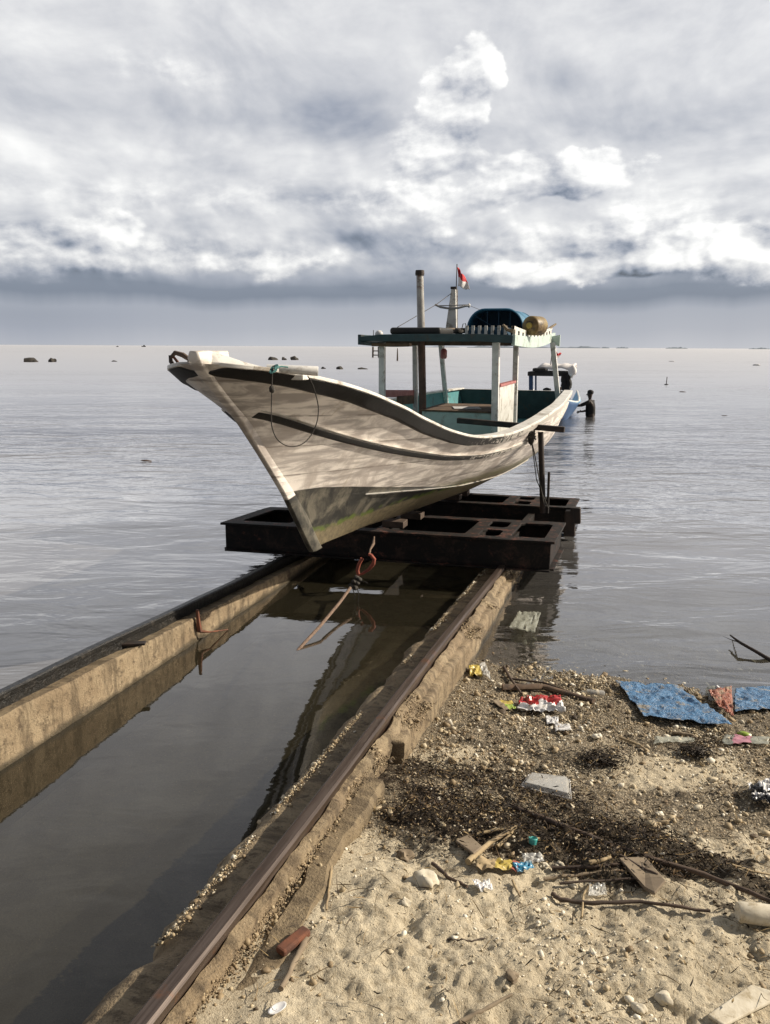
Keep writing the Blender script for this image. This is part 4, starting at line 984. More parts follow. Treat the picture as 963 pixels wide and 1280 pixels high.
s1 = skinned('shirt', [[(L3(0, 0, .96), (.165, .135)), (L3(0, 0, 1.10), (.15, .125)), (L3(-.01, 0, 1.28), (.162, .135)), (L3(-.02, 0, 1.42), (.15, .12)), (L3(-.025, 0, 1.48), .07)],
                       [(L3(-.02, 0, 1.42), (.15, .12)), (sh1, .072), (L3(-.26, -.14, 1.375), .058), (L3(-.36, -.12, 1.33), .055)], [(L3(-.02, 0, 1.42), (.15, .12)), (sh2, .072), (L3(.03, .22, 1.25), .058)]], M['shirt'], pg)
mb = MB(); o_ = world_loc(pg); mb.blob(o_+L3(-.035, 0, 1.72), (.095, .10, .075), .15, 2, seed=3); mb.build('hair', M['shirt'], pg, smooth=60)
mb = MB(); 
for sg in (-1, 1): mb.blob(o_+L3(-.128, sg*.035, 1.665), (.008, .014, .009), 0, 1)
mb.blob(o_+L3(-.140, 0, 1.645), (.016, .012, .022), 0, 1); mb.blob(o_+L3(-.128, 0, 1.605), (.010, .024, .008), 0, 1)
mb.build('face_features', M['skin'], pg, smooth=60)
# ------------------------------------------------------------------ blue boat behind
bb = thing('blue_boat', 'small pale blue boat with dark framed roof, floating beyond the white boat', 'boat', (at(700, 520, y=22.3).x, 23.4, 0))
bx = at(713, 505, y=21.6).x
def bsec(t):   # t 0 bow .. 1 stern ; returns centre x, y, half, sheer, keel
    y = 21.6+4.4*t; return bx-.35-.9*t*.6, y, .78*math.sin(math.pi*min(t*.62+.04, .5))**.7*(1-.1*t), .62-.18*math.sin(math.pi*min(t*1.1, 1))**1, -.18+.45*(1-min(t*6, 1))
mb = MB(); rws = []
for i in range(31):
    t = i/30; cx_, y, hw, zs_2, zk_ = bsec(t); row = []
    for k in range(-8, 9):
        s_ = abs(k)/8; z = zk_+(zs_2-zk_)*s_**1.2; row.append((cx_+math.copysign(hw*(s_**.55), k) if k else cx_, y-.3*(1-t)**4*s_, z))
    rws.append(row)
mb.grid(rws); o = mb.build('hull', [M['blue_hull'], M['blue_post']], bb, smooth=50); s_ = o.modifiers.new('s', 'SOLIDIFY'); s_.thickness = .05; s_.material_offset = 1
mb = MB()
for sd in (0, -1): mb.tube([Vector(r[sd])+Vector((0, 0, .01)) for r in rws], .03, 6)
mb.build('gunwale', M['white_paint'], bb, smooth=50)
by = 22.6
for u_, v0, v1, wd in ((664, 500, 469, .11), (670, 500, 469, .05), (706, 500, 469, .08), (711.5, 500, 469, .08)):
    y = by if u_ in (664, 711.5) else by+.9
    mb = MB(); mb.bar(at(u_, v0, y=y), at(u_, v1, y=y), wd, wd, up=(0, 1, 0)); mb.build('roof_post', M['blue_post'], bb, bevel=.01)
a, b = at(660, 467, y=by-.1), at(715, 468, y=by-.1)
mb = MB(); mb.box(((a.x+b.x)/2, by+.6, (a.z+b.z)/2), (b.x-a.x, 1.5, .12)); rf = mb.build('roof', M['black_rubber'], bb, bevel=.015)
c_, d_ = at(673, 463, y=by), at(716, 461, y=by)
mb = MB(); rws = []
for i in range(13):
    x = c_.x+(d_.x-c_.x)*i/12; rws.append([(x, by-.12, c_.z+.05+.03*math.sin(i)), (x+.05, by+.6, c_.z+.15+.02*math.sin(i*1.7)), (x+.02, by+1.3, c_.z+.06)])
mb.grid(rws); o = mb.build('roof_sheet', M['flag_white'], rf, smooth=60); s_ = o.modifiers.new('s', 'SOLIDIFY'); s_.thickness = .04
mb = MB(); q0, q1 = at(666, 463, y=by-.2), at(683, 463, y=by-.2); mb.box(((q0.x+q1.x)/2, by, q0.z+.02), (q1.x-q0.x, .5, .09)); mb.build('folded_net', M['black_rubber'], rf, bevel=.03)
for k, (u_, v_) in enumerate(((705, 474), (710, 473), (706, 482), (711, 480))):
    mb = MB(); mb.blob(at(u_, v_, y=by-.15), (.09, .08, .18), .35, 2, seed=k); mb.build('hanging_cloth', M['shirt'], bb, smooth=50)
mb = MB(); mb.blob(at(716, 464, y=by-.2), (.12, .10, .16), .35, 2, seed=9); mb.build('bundle', M['flag_white'], bb, smooth=50)
mb = MB(); mb.blob(at(684, 487, y=by+.2), (.13, .10, .05), .3, 2, seed=5); mb.blob(at(699, 486, y=by+.2), (.11, .10, .06), .3, 2, seed=6); mb.build('gear', M['iron_dark'], bb, smooth=50)
flag(0, 0, by+.3, 0, [(693.5, 440), (694.5, 446), (702, 442), (698, 448)], 'small faded red and white flag above the blue boat roof', ((688, 462), (691, 431)), 8)
# ------------------------------------------------------------------ rocks, stakes and floats out at sea
def seat(u, v): return at(u, v, z=0)
rk = [(38, 452.5, .9, .32, 'flat black rock at the far left of the sea'), (66, 452.5, .55, .3, 'small pointed black rock second from the left in the sea'), (143, 452, .35, .10, 'barely awash dark rock between the left rocks and the bow'),
      (341, 450, .75, .25, 'low dark rock just right of the bow tip, first of the far trio'), (355, 450, .35, .25, 'tiny dark rock in the middle of the far trio'), (368, 450, .65, .28, 'low dark rock at the right end of the far trio'),
      (404, 461, .32, .16, 'small dark rock just beyond the mooring log'), (425, 461.5, .55, .24, 'humped dark rock beyond the foredeck, left of a flat one'), (452, 461.5, .70, .13, 'flat dark rock beyond the foredeck, near the roof post')]
for i, (u_, v_, wd, h_, lab) in enumerate(rk):
    c_ = seat(u_, v_); s_ = c_.length/100; mb = MB(); mb.blob((c_.x, c_.y, 0), (wd*s_*.8, wd*s_*.8, h_*s_*1.5), .30, 3, seed=i)
    if i % 2 == 0: mb.blob((c_.x+wd*s_*.7, c_.y, 0), (wd*s_*.5, wd*s_*.5, h_*s_*.9), .3, 2, seed=i+20)
    tag(mb.build('rock', M['rock'], smooth=50, loc=(c_.x, c_.y, 0)), lab, 'rock', 'rocks awash in the sea')
c_ = seat(470, 447); s_ = c_.length/960
t = thing('pier_remains', 'dark ladder-like pier stakes in the sea beneath the left end of the roof', 'pier stakes', c_)
for du in (-4, 4):
    mb = MB(); mb.tube([c_+Vector((du*s_, 0, -1)), c_+Vector((du*s_*.9, 0, 13*s_))], 1.1*s_, 7); mb.build('stake', M['dark_wood'], t, smooth=50)
for z in (3, 8): 
    mb = MB(); mb.bar(c_+Vector((-4*s_, 0, z*s_)), c_+Vector((4*s_, 0, z*s_)), 1.2*s_, 1.2*s_); mb.build('rung', M['dark_wood'], t)
c_ = seat(497, 451); s_ = c_.length/960
mb = MB(); mb.tube([c_-Vector((0, 0, 1)), c_+Vector((0, 0, 7*s_)), c_+Vector((0, 0, 15*s_))], [1.3*s_, .9*s_, .5*s_], 8); tag(mb.build('stake', M['dark_wood'], smooth=50), 'lone dark stake in the sea seen under the boat roof', 'stake')
c_ = seat(833, 481); t = thing('marker_float', 'small black float with an upright stick on the open water', 'float', c_); s_ = c_.length/960
mb = MB(); mb.blob(c_, (2.6*s_, 2*s_, 1.2*s_), .2, 2); mb.build('float', M['black_rubber'], t, smooth=60)
mb = MB(); mb.tube([c_, c_+Vector((.3*s_, 0, 9*s_))], .5*s_, 6); mb.build('stick', M['dark_wood'], t)
for u_, v_, wd, h_, mt, lab in ((853, 490, 4, .8, 'dark_wood', 'dark driftwood piece floating right of the black marker float'), (946, 457, 4.5, 2.0, 'plastic_white', 'white float far off at the right edge of the sea'), (906, 519.5, 3.5, .7, 'dark_wood', 'small dark scrap floating below the white float'), (184, 576, 8, 1.0, 'dark_wood', 'thin dark stick floating left of the bow'), (840, 452, 3, 1.0, 'plastic_white', 'tiny pale float far off beyond the black marker float')):
    c_ = seat(u_, v_); s_ = c_.length/960; mb = MB(); mb.blob((c_.x, c_.y, 0), (wd*s_, wd*s_*.4, h_*s_), .3, 2, seed=u_); tag(mb.build('floating_debris' if mt == 'dark_wood' else 'float', M[mt], smooth=60), lab, 'float' if mt != 'dark_wood' else 'driftwood')
for u_, lab in ((180, 'tiny distant boat on the left horizon'), (147, 'tiny distant boat on the horizon, left of the larger one')):
    c_ = seat(u_, 433.6); s_ = c_.length/960; k = 1.0 if u_ == 180 else .6
    t = thing('distant_boat', lab, 'boat', c_, 'boats on the horizon')
    mb = MB(); rws = [[(c_.x+x*s_*k, c_.y-w_*s_*k, z*s_*k), (c_.x+x*s_*k, c_.y, -.2*s_*k), (c_.x+x*s_*k, c_.y+w_*s_*k, z*s_*k)] for x, w_, z in ((-3, .05, 1.3), (-1.5, .6, .8), (0, .7, .7), (1.5, .6, .8), (2.6, .4, 1.1))]
    mb.grid(rws); mb.build('hull', M['rock'], t, smooth=60)
    mb = MB(); mb.box((c_.x+.5*s_*k, c_.y, 1.4*s_*k), (1.6*s_*k, .8*s_*k, 1.4*s_*k)); mb.build('cabin', M['rock'], t)
# ------------------------------------------------------------------ beach: pebbles, weed, straw (uncountable)
def ico0():
    g = (1+5**.5)/2; v = [(-1, g, 0), (1, g, 0), (-1, -g, 0), (1, -g, 0), (0, -1, g), (0, 1, g), (0, -1, -g), (0, 1, -g), (g, 0, -1), (g, 0, 1), (-g, 0, -1), (-g, 0, 1)]
    f = [(0, 11, 5), (0, 5, 1), (0, 1, 7), (0, 7, 10), (0, 10, 11), (1, 5, 9), (5, 11, 4), (11, 10, 2), (10, 7, 6), (7, 1, 8), (3, 9, 4), (3, 4, 2), (3, 2, 6), (3, 6, 8), (3, 8, 9), (4, 9, 5), (2, 4, 11), (6, 2, 10), (8, 6, 7), (9, 8, 1)]
    v = np.array(v, float); return v/np.linalg.norm(v[0]), np.array(f)
IV, IF = ico0()
def scatter(name, pts, sizes, tones, mat, flat_=(.22, .85), smooth=False):
    n = len(pts); a = rng.uniform(0, 2*np.pi, n); tl = rng.uniform(-.6, .6, n)
    sx = sizes*rng.uniform(.8, 1.35, n); sy = sizes*rng.uniform(.6, 1.0, n); sz = sizes*rng.uniform(*flat_, n)
    v = IV[None]*(1+rng.uniform(-.36, .30, (n, 12, 1)))
    v = v*np.stack([sx, sy, sz], -1)[:, None, :]
    c, s_ = np.cos(tl)[:, None], np.sin(tl)[:, None]; x, z = v[..., 0]*c-v[..., 2]*s_, v[..., 0]*s_+v[..., 2]*c
    ca, sa = np.cos(a)[:, None], np.sin(a)[:, None]; x, y = x*ca-v[..., 1]*sa, x*sa+v[..., 1]*ca
    co = np.stack([x, y, z], -1)+pts[:, None, :]
    f = (IF[None]+(np.arange(n)*12)[:, None, None]).reshape(-1, 3)
    me = bpy.data.meshes.new(name); me.vertices.add(n*12); me.vertices.foreach_set('co', co.ravel()); me.loops.add(f.size)
    me.loops.foreach_set('vertex_index', f.ravel().astype(np.int32)); me.polygons.add(len(f)); me.polygons.foreach_set('loop_start', np.arange(0, f.size, 3, dtype=np.int32)); me.update(calc_edges=True)
    t = me.attributes.new('tone', 'FLOAT', 'POINT'); t.data.foreach_set('value', np.repeat(tones, 12)); me.materials.append(mat)
    if smooth: me.shade_smooth()
    return link(bpy.data.objects.new(name, me))
def gvals(x, y):
    z = height(x, y); u, v = px_of(x, y, z); g = np.clip((1085-v)/70, 0, 1)
    g = g - .9*np.exp(-(((u-850)/120)**2 + ((v-965)/26)**2)) - .7*np.exp(-(((u-560)/70)**2 + ((v-945)/18)**2)) - .4*np.exp(-(((u-700)/60)**2 + ((v-925)/14)**2))
    return z, u, v, np.clip(g, 0, 1), wrack_px(u, v)
n = 120000; x = rng.uniform(-.90, 1.7, n); y = rng.uniform(1.15, 5.5, n); z, u_, v_, g, wk_ = gvals(x, y)
cl = .5+1.3*fbm(x, y, 4, 3, 77)
pr = np.clip(.26*np.clip(cl, .3, 1.6) + .66*g*(1-.62*wk_)*np.clip(cl, .2, 1.3) + .55*np.clip((u_-600)/150, 0, 1)*np.clip((v_-1120)/60, 0, 1)*np.clip(cl, 0, 1.2), 0, 1); pr = np.where(y > 4.7, pr*.55, pr); pr = np.where(y < 2.0, pr*np.clip(.5+cl*.6, .2, 1.3), pr)
vis_ = (u_ > -30) & (u_ < 1010) & (v_ < 1320)
keep = (rng.random(n) < pr*.75) & vis_; x, y, z, g, wk_ = x[keep], y[keep], z[keep], g[keep], wk_[keep]; n = len(x)
sz_ = .0028+.0036*rng.pareto(3.0, n); sz_ = np.clip(sz_, .0028, .018)*np.where(rng.random(n) < .3, 1.4, 1)*np.where(g < .15, .72, 1)
tone = np.clip(rng.normal(.60, .24, n) - .20*wk_ + .08*(1-g) + .25*fbm(x, y, 3, 2, 88), 0, 1); tone = np.where(rng.random(n) < .07, rng.uniform(.85, 1, n), tone)
o = scatter('pebbles', np.stack([x, y, z+sz_*.25], -1), sz_, tone, M['pebbles']); tag(o, 'shell fragments and small stones spread over the beach', 'pebbles', kind='stuff')
# crust of barnacles and grit on the right beam
n = 15000; y = rng.uniform(1.0, 6.5, n); inner = rng.random(n) < .40; x = np.where(inner, rng.normal(-1.215, .022, n), rng.normal(-.955, .022, n)+.0*y)
x = np.where(~inner & (y > 2.8), rng.normal(-.945, .035, n), x)
x = np.where(~inner & (y < 2.8), -.955-.03*(y-1.4)+rng.normal(0, .020, n), x)
drop = inner & (fbm(y, y*0, 2.2, 3, 70) < -.02); 
drop2 = ~inner & (y > 2.9) & (fbm(y, y*0+3, 3, 3, 71)+.0*y < .12)
ok = ~(drop | drop2); x, y, inner = x[ok], y[ok], inner[ok]; n = len(x)
sz_ = .0028+.0032*rng.pareto(3.2, n); sz_ = np.clip(sz_, .0028, .014)
z = zc(y)+.002-.02*(~inner & (y < 2.8))-np.where(inner, np.clip((-1.20-x)*1.1, 0, .08), 0)+rng.normal(0, .003, n)
tone = np.clip(rng.normal(.58, .25, n), 0, 1); tone = np.where(~inner, tone*.62, tone); z = z + np.where(~inner, np.clip((-.952-x)/.03, 0, 1)*.045, 0)
o = scatter('shell_grit', np.stack([x, y, z], -1), sz_, tone, M['pebbles']); tag(o, 'barnacle crust and shell grit along the right concrete beam', 'shell grit', kind='stuff')
# weed ribbons
def ribbons(name, cx_, cy_, cz_, ln, wd, tones, mat):
    n = len(cx_); S = 5; a = rng.uniform(0, 2*np.pi, n); cu = rng.uniform(-1.6, 1.6, n); lift = rng.uniform(-.25, .55, n)
    s_ = np.linspace(-.5, .5, S)[None]; ang = a[:, None]+cu[:, None]*s_
    dx_ = np.cumsum(np.cos(ang), 1)*(ln/S)[:, None]; dy_ = np.cumsum(np.sin(ang), 1)*(ln/S)[:, None]
    X_ = cx_[:, None]+dx_-dx_.mean(1, keepdims=True); Y_ = cy_[:, None]+dy_-dy_.mean(1, keepdims=True)
    Z_ = cz_[:, None]+s_*(ln*lift)[:, None]+rng.uniform(0, .004, (n, S))
    tw = rng.uniform(0, np.pi, n)[:, None]+s_*2; nx_, ny_ = -np.sin(ang), np.cos(ang); h = wd[:, None]/2*np.array([[.5, 1, 1, .8, .2]])
    A_ = np.stack([X_+nx_*h*np.cos(tw), Y_+ny_*h*np.cos(tw), Z_+h*np.sin(tw)], -1); B_ = np.stack([X_-nx_*h*np.cos(tw), Y_-ny_*h*np.cos(tw), Z_-h*np.sin(tw)], -1)
    co = np.stack([A_, B_], 2).reshape(n, 2*S, 3)
    f0_ = np.array([[2*i, 2*i+1, 2*i+3, 2*i+2] for i in range(S-1)]); f = (f0_[None]+(np.arange(n)*2*S)[:, None, None]).reshape(-1, 4)
    me = bpy.data.meshes.new(name); me.vertices.add(n*2*S); me.vertices.foreach_set('co', co.ravel()); me.loops.add(f.size)
    me.loops.foreach_set('vertex_index', f.ravel().astype(np.int32)); me.polygons.add(len(f)); me.polygons.foreach_set('loop_start', np.arange(0, f.size, 4, dtype=np.int32)); me.update(calc_edges=True)
    t = me.attributes.new('tone', 'FLOAT', 'POINT'); t.data.foreach_set('value', np.repeat(tones, 2*S)); me.materials.append(mat)
    return link(bpy.data.objects.new(name, me))
n = 95000; x = rng.uniform(-1.0, 1.7, n); y = rng.uniform(1.3, 4.9, n); z, u_, v_, g, wk_ = gvals(x, y)
cl = fbm(x, y, 4.5, 4, 99)
clump = np.zeros(n)
for cu_, cv_, ru, rv, am in ((752, 955, 34, 14, 1.6), (868, 945, 26, 12, 1.5), (560, 1000, 60, 22, .9), (600, 1035, 50, 22, .9), (470, 985, 40, 22, .9), (650, 1000, 60, 18, .8), (640, 925, 55, 9, .5), (690, 1020, 70, 22, .8), (905, 1000, 30, 10, .8), (740, 860, 60, 8, .5), (895, 925, 30, 8, .7), (800, 872, 60, 8, .4), (520, 1060, 40, 14, .5)):
    clump += am*np.exp(-(((u_-cu_)/ru)**2+((v_-cv_)/rv)**2))
pr = np.clip(wk_*(.72+2.6*cl) - .16 + clump*.8 + .03*g, .006, 1)*np.where(x < -.80, .5, 1)
keep = (rng.random(n) < pr) & (u_ < 1000) & (u_ > 380); x, y, z, wk_, clump = x[keep], y[keep], z[keep], wk_[keep], clump[keep]; n = len(x)
ln = rng.uniform(.010, .042, n); tones = np.clip(rng.beta(1.3, 2.6, n)+.05, 0, 1); tones = np.where(rng.random(n) < .06, 1, tones)
o = ribbons('seaweed', x, y, z+rng.exponential(.009, n)+.014*np.clip(clump, 0, 1.5)+.008*wk_, ln, rng.uniform(.002, .006, n), tones, M['weed']); tag(o, 'dark dried seaweed and leaf litter washed up along the drift line', 'seaweed', kind='stuff')
# short straws
n = 6000; x = rng.uniform(-.9, 1.7, n); y = rng.uniform(1.3, 4.6, n); z, u_, v_, g, wk_ = gvals(x, y); keep = rng.random(n) < (.17+.6*wk_+.18*g); x, y, z = x[keep], y[keep], z[keep]; n = len(x)
o = ribbons('straw_litter', x, y, z+.012, rng.uniform(.03, .13, n), rng.uniform(.0015, .0035, n), rng.choice([.35, .6, .85, .95, 1.0], n), M['weed']); tag(o, 'thin pale straws and grass stalks scattered on the beach', 'straw', kind='stuff')
# ------------------------------------------------------------------ beach: single things
def stick(pts, rad, mat, label, name='stick', up=.006, cat='stick', n=10, sq=1.0, group='sticks on the beach', seed=0):
    g_ = [gat(u, v, up) for u, v in pts]; out = []; rr = []
    tot = len(g_)-1
    for i in range(tot):
        for k in range(n):
            s_ = k/n; q = g_[i].lerp(g_[i+1], s_); out.append(q)
    out.append(g_[-1]); m_ = len(out)
    for i, q in enumerate(out):
        q.z = q.z*.6 + .4*(g_[0].z+(g_[-1].z-g_[0].z)*i/(m_-1)); q.x += .003*float(vnoise(i*.4, seed, 1)); q.z += .004*float(vnoise(i*.5, seed, 2))
        q.z = max(q.z, gz(q.x, q.y)-rad*.3+.001)
        rr.append(rad*(1-.35*i/(m_-1))*(1+.25*float(vnoise(i*.7, seed, 3))))
    mb = MB(); mb.tube(out, rr, 8, squash=sq); return tag(mb.build(name, M[mat], smooth=50), label, cat, group)
stick([(628, 862), (680, 862), (742, 879)], .030, 'wood', 'thick brown weathered branch lying just above the waterline near the concrete beam', 'driftwood', .012, 'driftwood', sq=.6)
stick([(630, 838), (640, 856), (652, 872)], .010, 'dark_wood', 'short dark stick leaning over the thick brown branch', up=.022, seed=1)
stick([(640, 850), (680, 856), (715, 868)], .008, 'dark_wood', 'thin black twig just behind the thick brown branch', up=.01, seed=2)
stick([(640, 1012), (720, 1040), (800, 1072), (880, 1100), (975, 1135)], .012, 'dark_wood', 'very long dark stick crossing the drift line to the right edge', up=.012, seed=3)
stick([(585, 1082), (612, 1062), (645, 1038)], .011, 'straw', 'pale thick reed lying slanted above the yellow wrapper', up=.015, seed=4)
stick([(622, 1063), (640, 1042), (645, 1036)], .007, 'straw', 'second shorter pale reed just right of the thick one', up=.014, seed=5)
stick([(596, 1047), (622, 1040), (642, 1038)], .007, 'straw', 'pale reed lying level above the slanted thick reed', up=.012, seed=6)
stick([(690, 1089), (740, 1086), (775, 1084)], .007, 'dark_wood', 'thin dark cane lying level beside the flat wooden chip', up=.012, seed=7)
stick([(680, 1102), (730, 1097), (790, 1092)], .006, 'old_wood', 'thin tan cane parallel to and below the dark one', up=.011, seed=8)
stick([(700, 1108), (760, 1104), (812, 1101)], .0045, 'dark_wood', 'thinnest dark cane reaching under the flat wooden chip', up=.011, seed=9)
stick([(690, 1120), (700, 1130), (740, 1134), (800, 1130), (888, 1143)], .008, 'dark_wood', 'long dark twig running along the lower edge of the weed', up=.010, seed=10)
stick([(741, 1105), (729, 1122), (727, 1150)], .005, 'straw', 'bent pale stalk sticking down onto the clean sand', up=.010, seed=11)
stick([(541, 1083), (560, 1098), (585, 1112)], .007, 'dark_wood', 'short dark twig left of the crumpled white scrap', up=.010, seed=12)
stick([(641, 1104), (645, 1115), (650, 1125)], .005, 'straw', 'short upright straw below the yellow wrapper', up=.012, seed=13)
stick([(737, 1084), (752, 1080), (763, 1076)], .008, 'straw', 'short yellow reed stub by the level canes', up=.016, seed=14)
stick([(775, 1076), (800, 1092), (822, 1100)], .006, 'dark_wood', 'dark cane slanting across the flat wooden chip', up=.022, seed=15)
stick([(414, 1085), (412, 1110), (408, 1140)], .005, 'straw', 'long pale stalk lying on sand beside the concrete kerb', up=.008, seed=16)
stick([(383, 1178), (372, 1200), (352, 1240)], .011, 'old_wood', 'pale brown branch lying below the rusty iron piece', up=.008, seed=17)
stick([(575, 1280), (610, 1262), (640, 1245)], .006, 'old_wood', 'thin curved twig at the bottom on clean sand', up=.006, seed=18)
stick([(775, 925), (800, 935), (808, 941)], .007, 'straw', 'pale bare stick left of the greenish plastic film', up=.012, seed=19)
stick([(560, 1176), (590, 1177), (606, 1174)], .003, 'dark_wood', 'hair thin dark twig alone on the clean sand', up=.004, seed=20)
stick([(841, 918), (865, 921), (872, 926)], .009, 'old_wood', 'pale stub of driftwood just below the blue tarpaulin', up=.010, seed=21)
stick([(915, 1085), (940, 1092), (968, 1098)], .005, 'straw', 'thin straw beside the long stick at the right edge', up=.012, seed=22)
stick([(452, 1010), (463, 1004), (478, 997)], .005, 'straw', 'short straw at the broken end of the concrete beam', up=.012, seed=23)
# rusty piece
mb = MB(); a, b = gat(350, 1198, .02), gat(384, 1170, .02); mb.bar(a, b, .035, .022)
tag(mb.build('rusty_bar', M['rust'], bevel=.006), 'short red-brown rusted iron bar beside the kerb', 'iron bar')
# planks
def slab(name, corners, th, mat, label, cat, up=.006, bev=.004):
    c = [gat(u, v, up) for u, v in corners]; mb = MB(); n = len(c); mb.add(c+[q+Vector((0, 0, th)) for q in c], [tuple(range(n-1, -1, -1)), tuple(range(n, 2*n))]+[(i, (i+1) % n, n+(i+1) % n, n+i) for i in range(n)])
    return tag(mb.build(name, M[mat], bevel=bev), label, cat)
slab('wood_chip', [(772, 1079), (806, 1078), (832, 1108), (818, 1124), (806, 1118)], .012, 'old_wood', 'flat triangular wooden chip on the dark weed', 'wood chip', .012)
slab('wood_chip', [(569, 1058), (586, 1050), (603, 1066), (592, 1075)], .012, 'old_wood', 'small square wooden chip left of the slanted pale reed', 'wood chip', .014)
slab('plank', [(884, 1274), (938, 1236), (962, 1243), (968, 1256), (905, 1288)], .010, 'foam', 'whitish weathered plank at the bottom right corner', 'plank', .006)
# foam cylinder
a, b = gat(921, 1150, .030), gat(985, 1158, .030); d = (b-a).normalized()
mb = MB(); mb.tube([a, a+d*.008, a+d*.06, b], [.027, .031, .032, .032], 20); tag(mb.build('foam_cylinder', M['foam'], smooth=40), 'cream coloured foam cylinder at the right edge on the weed', 'foam cylinder')
# spoon-like shell
t = thing('spoon', 'white plastic spoon head lying in sand beside the kerb', 'spoon', gat(347, 1267))
c_ = gat(347, 1266, .010); mb = MB(); rws = []
for i in range(7):
    r_ = i/6; rws.append([(c_.x+.016*r_*math.cos(q)+.010*r_*math.sin(q), c_.y+.024*r_*math.sin(q), c_.z-.006*(1-r_*r_)+.004) for q in np.linspace(0, 2*math.pi, 18)[:-1]])
mb.grid(rws, closeu=True); o = mb.build('bowl', M['plastic_white'], t, smooth=60); s_ = o.modifiers.new('s', 'SOLIDIFY'); s_.thickness = .002
# tray
t = thing('plastic_tray', 'clear shallow plastic food tray lying upside down on the dark weed', 'tray', gat(680, 992))
cs = [gat(u, v, .018) for u, v in ((652, 988), (713, 1004), (711, 980), (662, 974))]
mb = MB(); c_ = sum(cs, Vector())/4; up_ = Vector((0, 0, .022)); top = [q.lerp(c_, .12)+up_ for q in cs]; rim = [q.lerp(c_, -.04) for q in cs]
mb.add(rim+cs+top, [(0, 1, 5, 4), (1, 2, 6, 5), (2, 3, 7, 6), (3, 0, 4, 7), (4, 5, 9, 8), (5, 6, 10, 9), (6, 7, 11, 10), (7, 4, 8, 11), (8, 9, 10, 11)])
o = mb.build('tray', M['film'], t, bevel=.004); s_ = o.modifiers.new('s', 'SOLIDIFY'); s_.thickness = .0015
mb = MB(); mb.tube([q+Vector((0, 0, .002)) for q in rim], .0022, 6, closed=True); mb.build('rim', M['plastic_white'], t, smooth=60)
# crumpled sheets
def sheet(name, poly, mat, label, cat, amp=.012, up=.012, n=26, seed=0, group=None, mats=None, split=None, parent=None):
    """poly: four picture corners (tl, tr, br, bl) of a sheet lying on the ground"""
    c = [gat(u, v) for u, v in poly]; rws = []
    for i in range(n+1):
        row = []
        for j in range(n+1):
            a_, b_ = i/n, j/n; e1 = .05*float(fbm(np.array([a_*5+seed]), np.array([b_*.5]), 1, 3, seed)[0]); e2 = .05*float(fbm(np.array([b_*5+seed]), np.array([a_*.5]), 1, 3, seed+9)[0])
            q = (c[0].lerp(c[1], b_+e1)).lerp(c[3].lerp(c[2], b_+e1), a_+e2)
            x, y = q.x, q.y; k = 1/max(.02, (c[0]-c[1]).length)
            rid = 1-2*abs(float(fbm(np.array([x*k*5+seed]), np.array([y*k*5]), 1, 4, seed+3)[0]))
            row.append((x, y, gz(x, y)*.5+q.z*.5+up+amp*rid))
        rws.append(row)
    mb = MB(); mb.grid(rws)
    mb.f = mb.f
    if split: mb.m = [split(i/n, j/n) for i in range(n) for j in range(n)]
    o = mb.build(name, [M[k] for k in mats] if mats else M[mat], parent, smooth=35); s_ = o.modifiers.new('s', 'SOLIDIFY'); s_.thickness = .0015
    if parent is None: tag(o, label, cat, group)
    return o
sheet('tarpaulin', [(768, 858), (845, 862), (915, 912), (805, 902)], 'tarp_blue', 'large crumpled blue tarpaulin with a torn point beside the rust-red one', 'tarpaulin', .013, .024, 60, 1, 'tarpaulins at the waterline')
sheet('tarpaulin', [(918, 866), (975, 860), (980, 890), (919, 894)], 'tarp_blue', 'blue tarpaulin cut off by the right edge, at the waterline', 'tarpaulin', .010, .020, 44, 2, 'tarpaulins at the waterline')
sheet('tarpaulin', [(884, 872), (913, 867), (917, 905), (898, 892)], 'tarp_red', 'rust-red triangular tarpaulin between the two blue ones', 'tarpaulin', .016, .034, 24, 3, 'tarpaulins at the waterline')
o = sheet('plastic_bag', [(650, 877), (700, 876), (706, 893), (646, 893)], None, 'red and white crumpled plastic bag below the thick brown branch', 'plastic bag', .030, .012, 24, 4, 'plastic rubbish on the beach', ['plastic_red', 'plastic_white'], lambda a, b: 0 if a+.10*math.sin(b*14) < .52 and not (.42 < b < .55 and a > .3) else 1)
sheet('plastic_bag', [(586, 838), (606, 833), (614, 850), (588, 848)], None, 'yellow and clear plastic bag against the foot of the concrete beam', 'plastic bag', .022, .012, 18, 5, 'plastic rubbish on the beach', ['plastic_yellow', 'film'], lambda a, b: 0 if b < .6 else 1)
sheet('wrapper', [(612, 878), (640, 879), (645, 889), (630, 890)], None, 'flat yellow and green wrapper left of the red and white bag', 'wrapper', .008, .010, 16, 6, 'plastic rubbish on the beach', ['plastic_yellow', 'plastic_green', 'old_wood'], lambda a, b: 2 if b < .4 else (0 if a < .5 else 1))
sheet('plastic_scrap', [(682, 898), (698, 899), (698, 909), (683, 908)], 'plastic_white', 'small white scrap just under the red and white bag', 'plastic scrap', .010, .010, 12, 7, 'plastic rubbish on the beach')
sheet('plastic_scrap', [(693, 908), (712, 909), (714, 916), (694, 917)], 'plastic_white', 'white flattened scrap, lower of the two under the red bag', 'plastic scrap', .008, .010, 12, 8, 'plastic rubbish on the beach')
sheet('plastic_film', [(820, 925), (866, 926), (868, 932), (816, 934)], 'film_green', 'long greenish transparent film below the blue tarpaulin', 'plastic film', .010, .012, 18, 9, 'plastic rubbish on the beach')
sheet('plastic_film', [(905, 924), (962, 925), (960, 935), (902, 934)], None, 'pale pink and clear film at the right edge below the tarpaulins', 'plastic film', .010, .012, 18, 10, 'plastic rubbish on the beach', ['film_green', 'plastic_pink'], lambda a, b: 1 if .2 < b < .6 else 0)
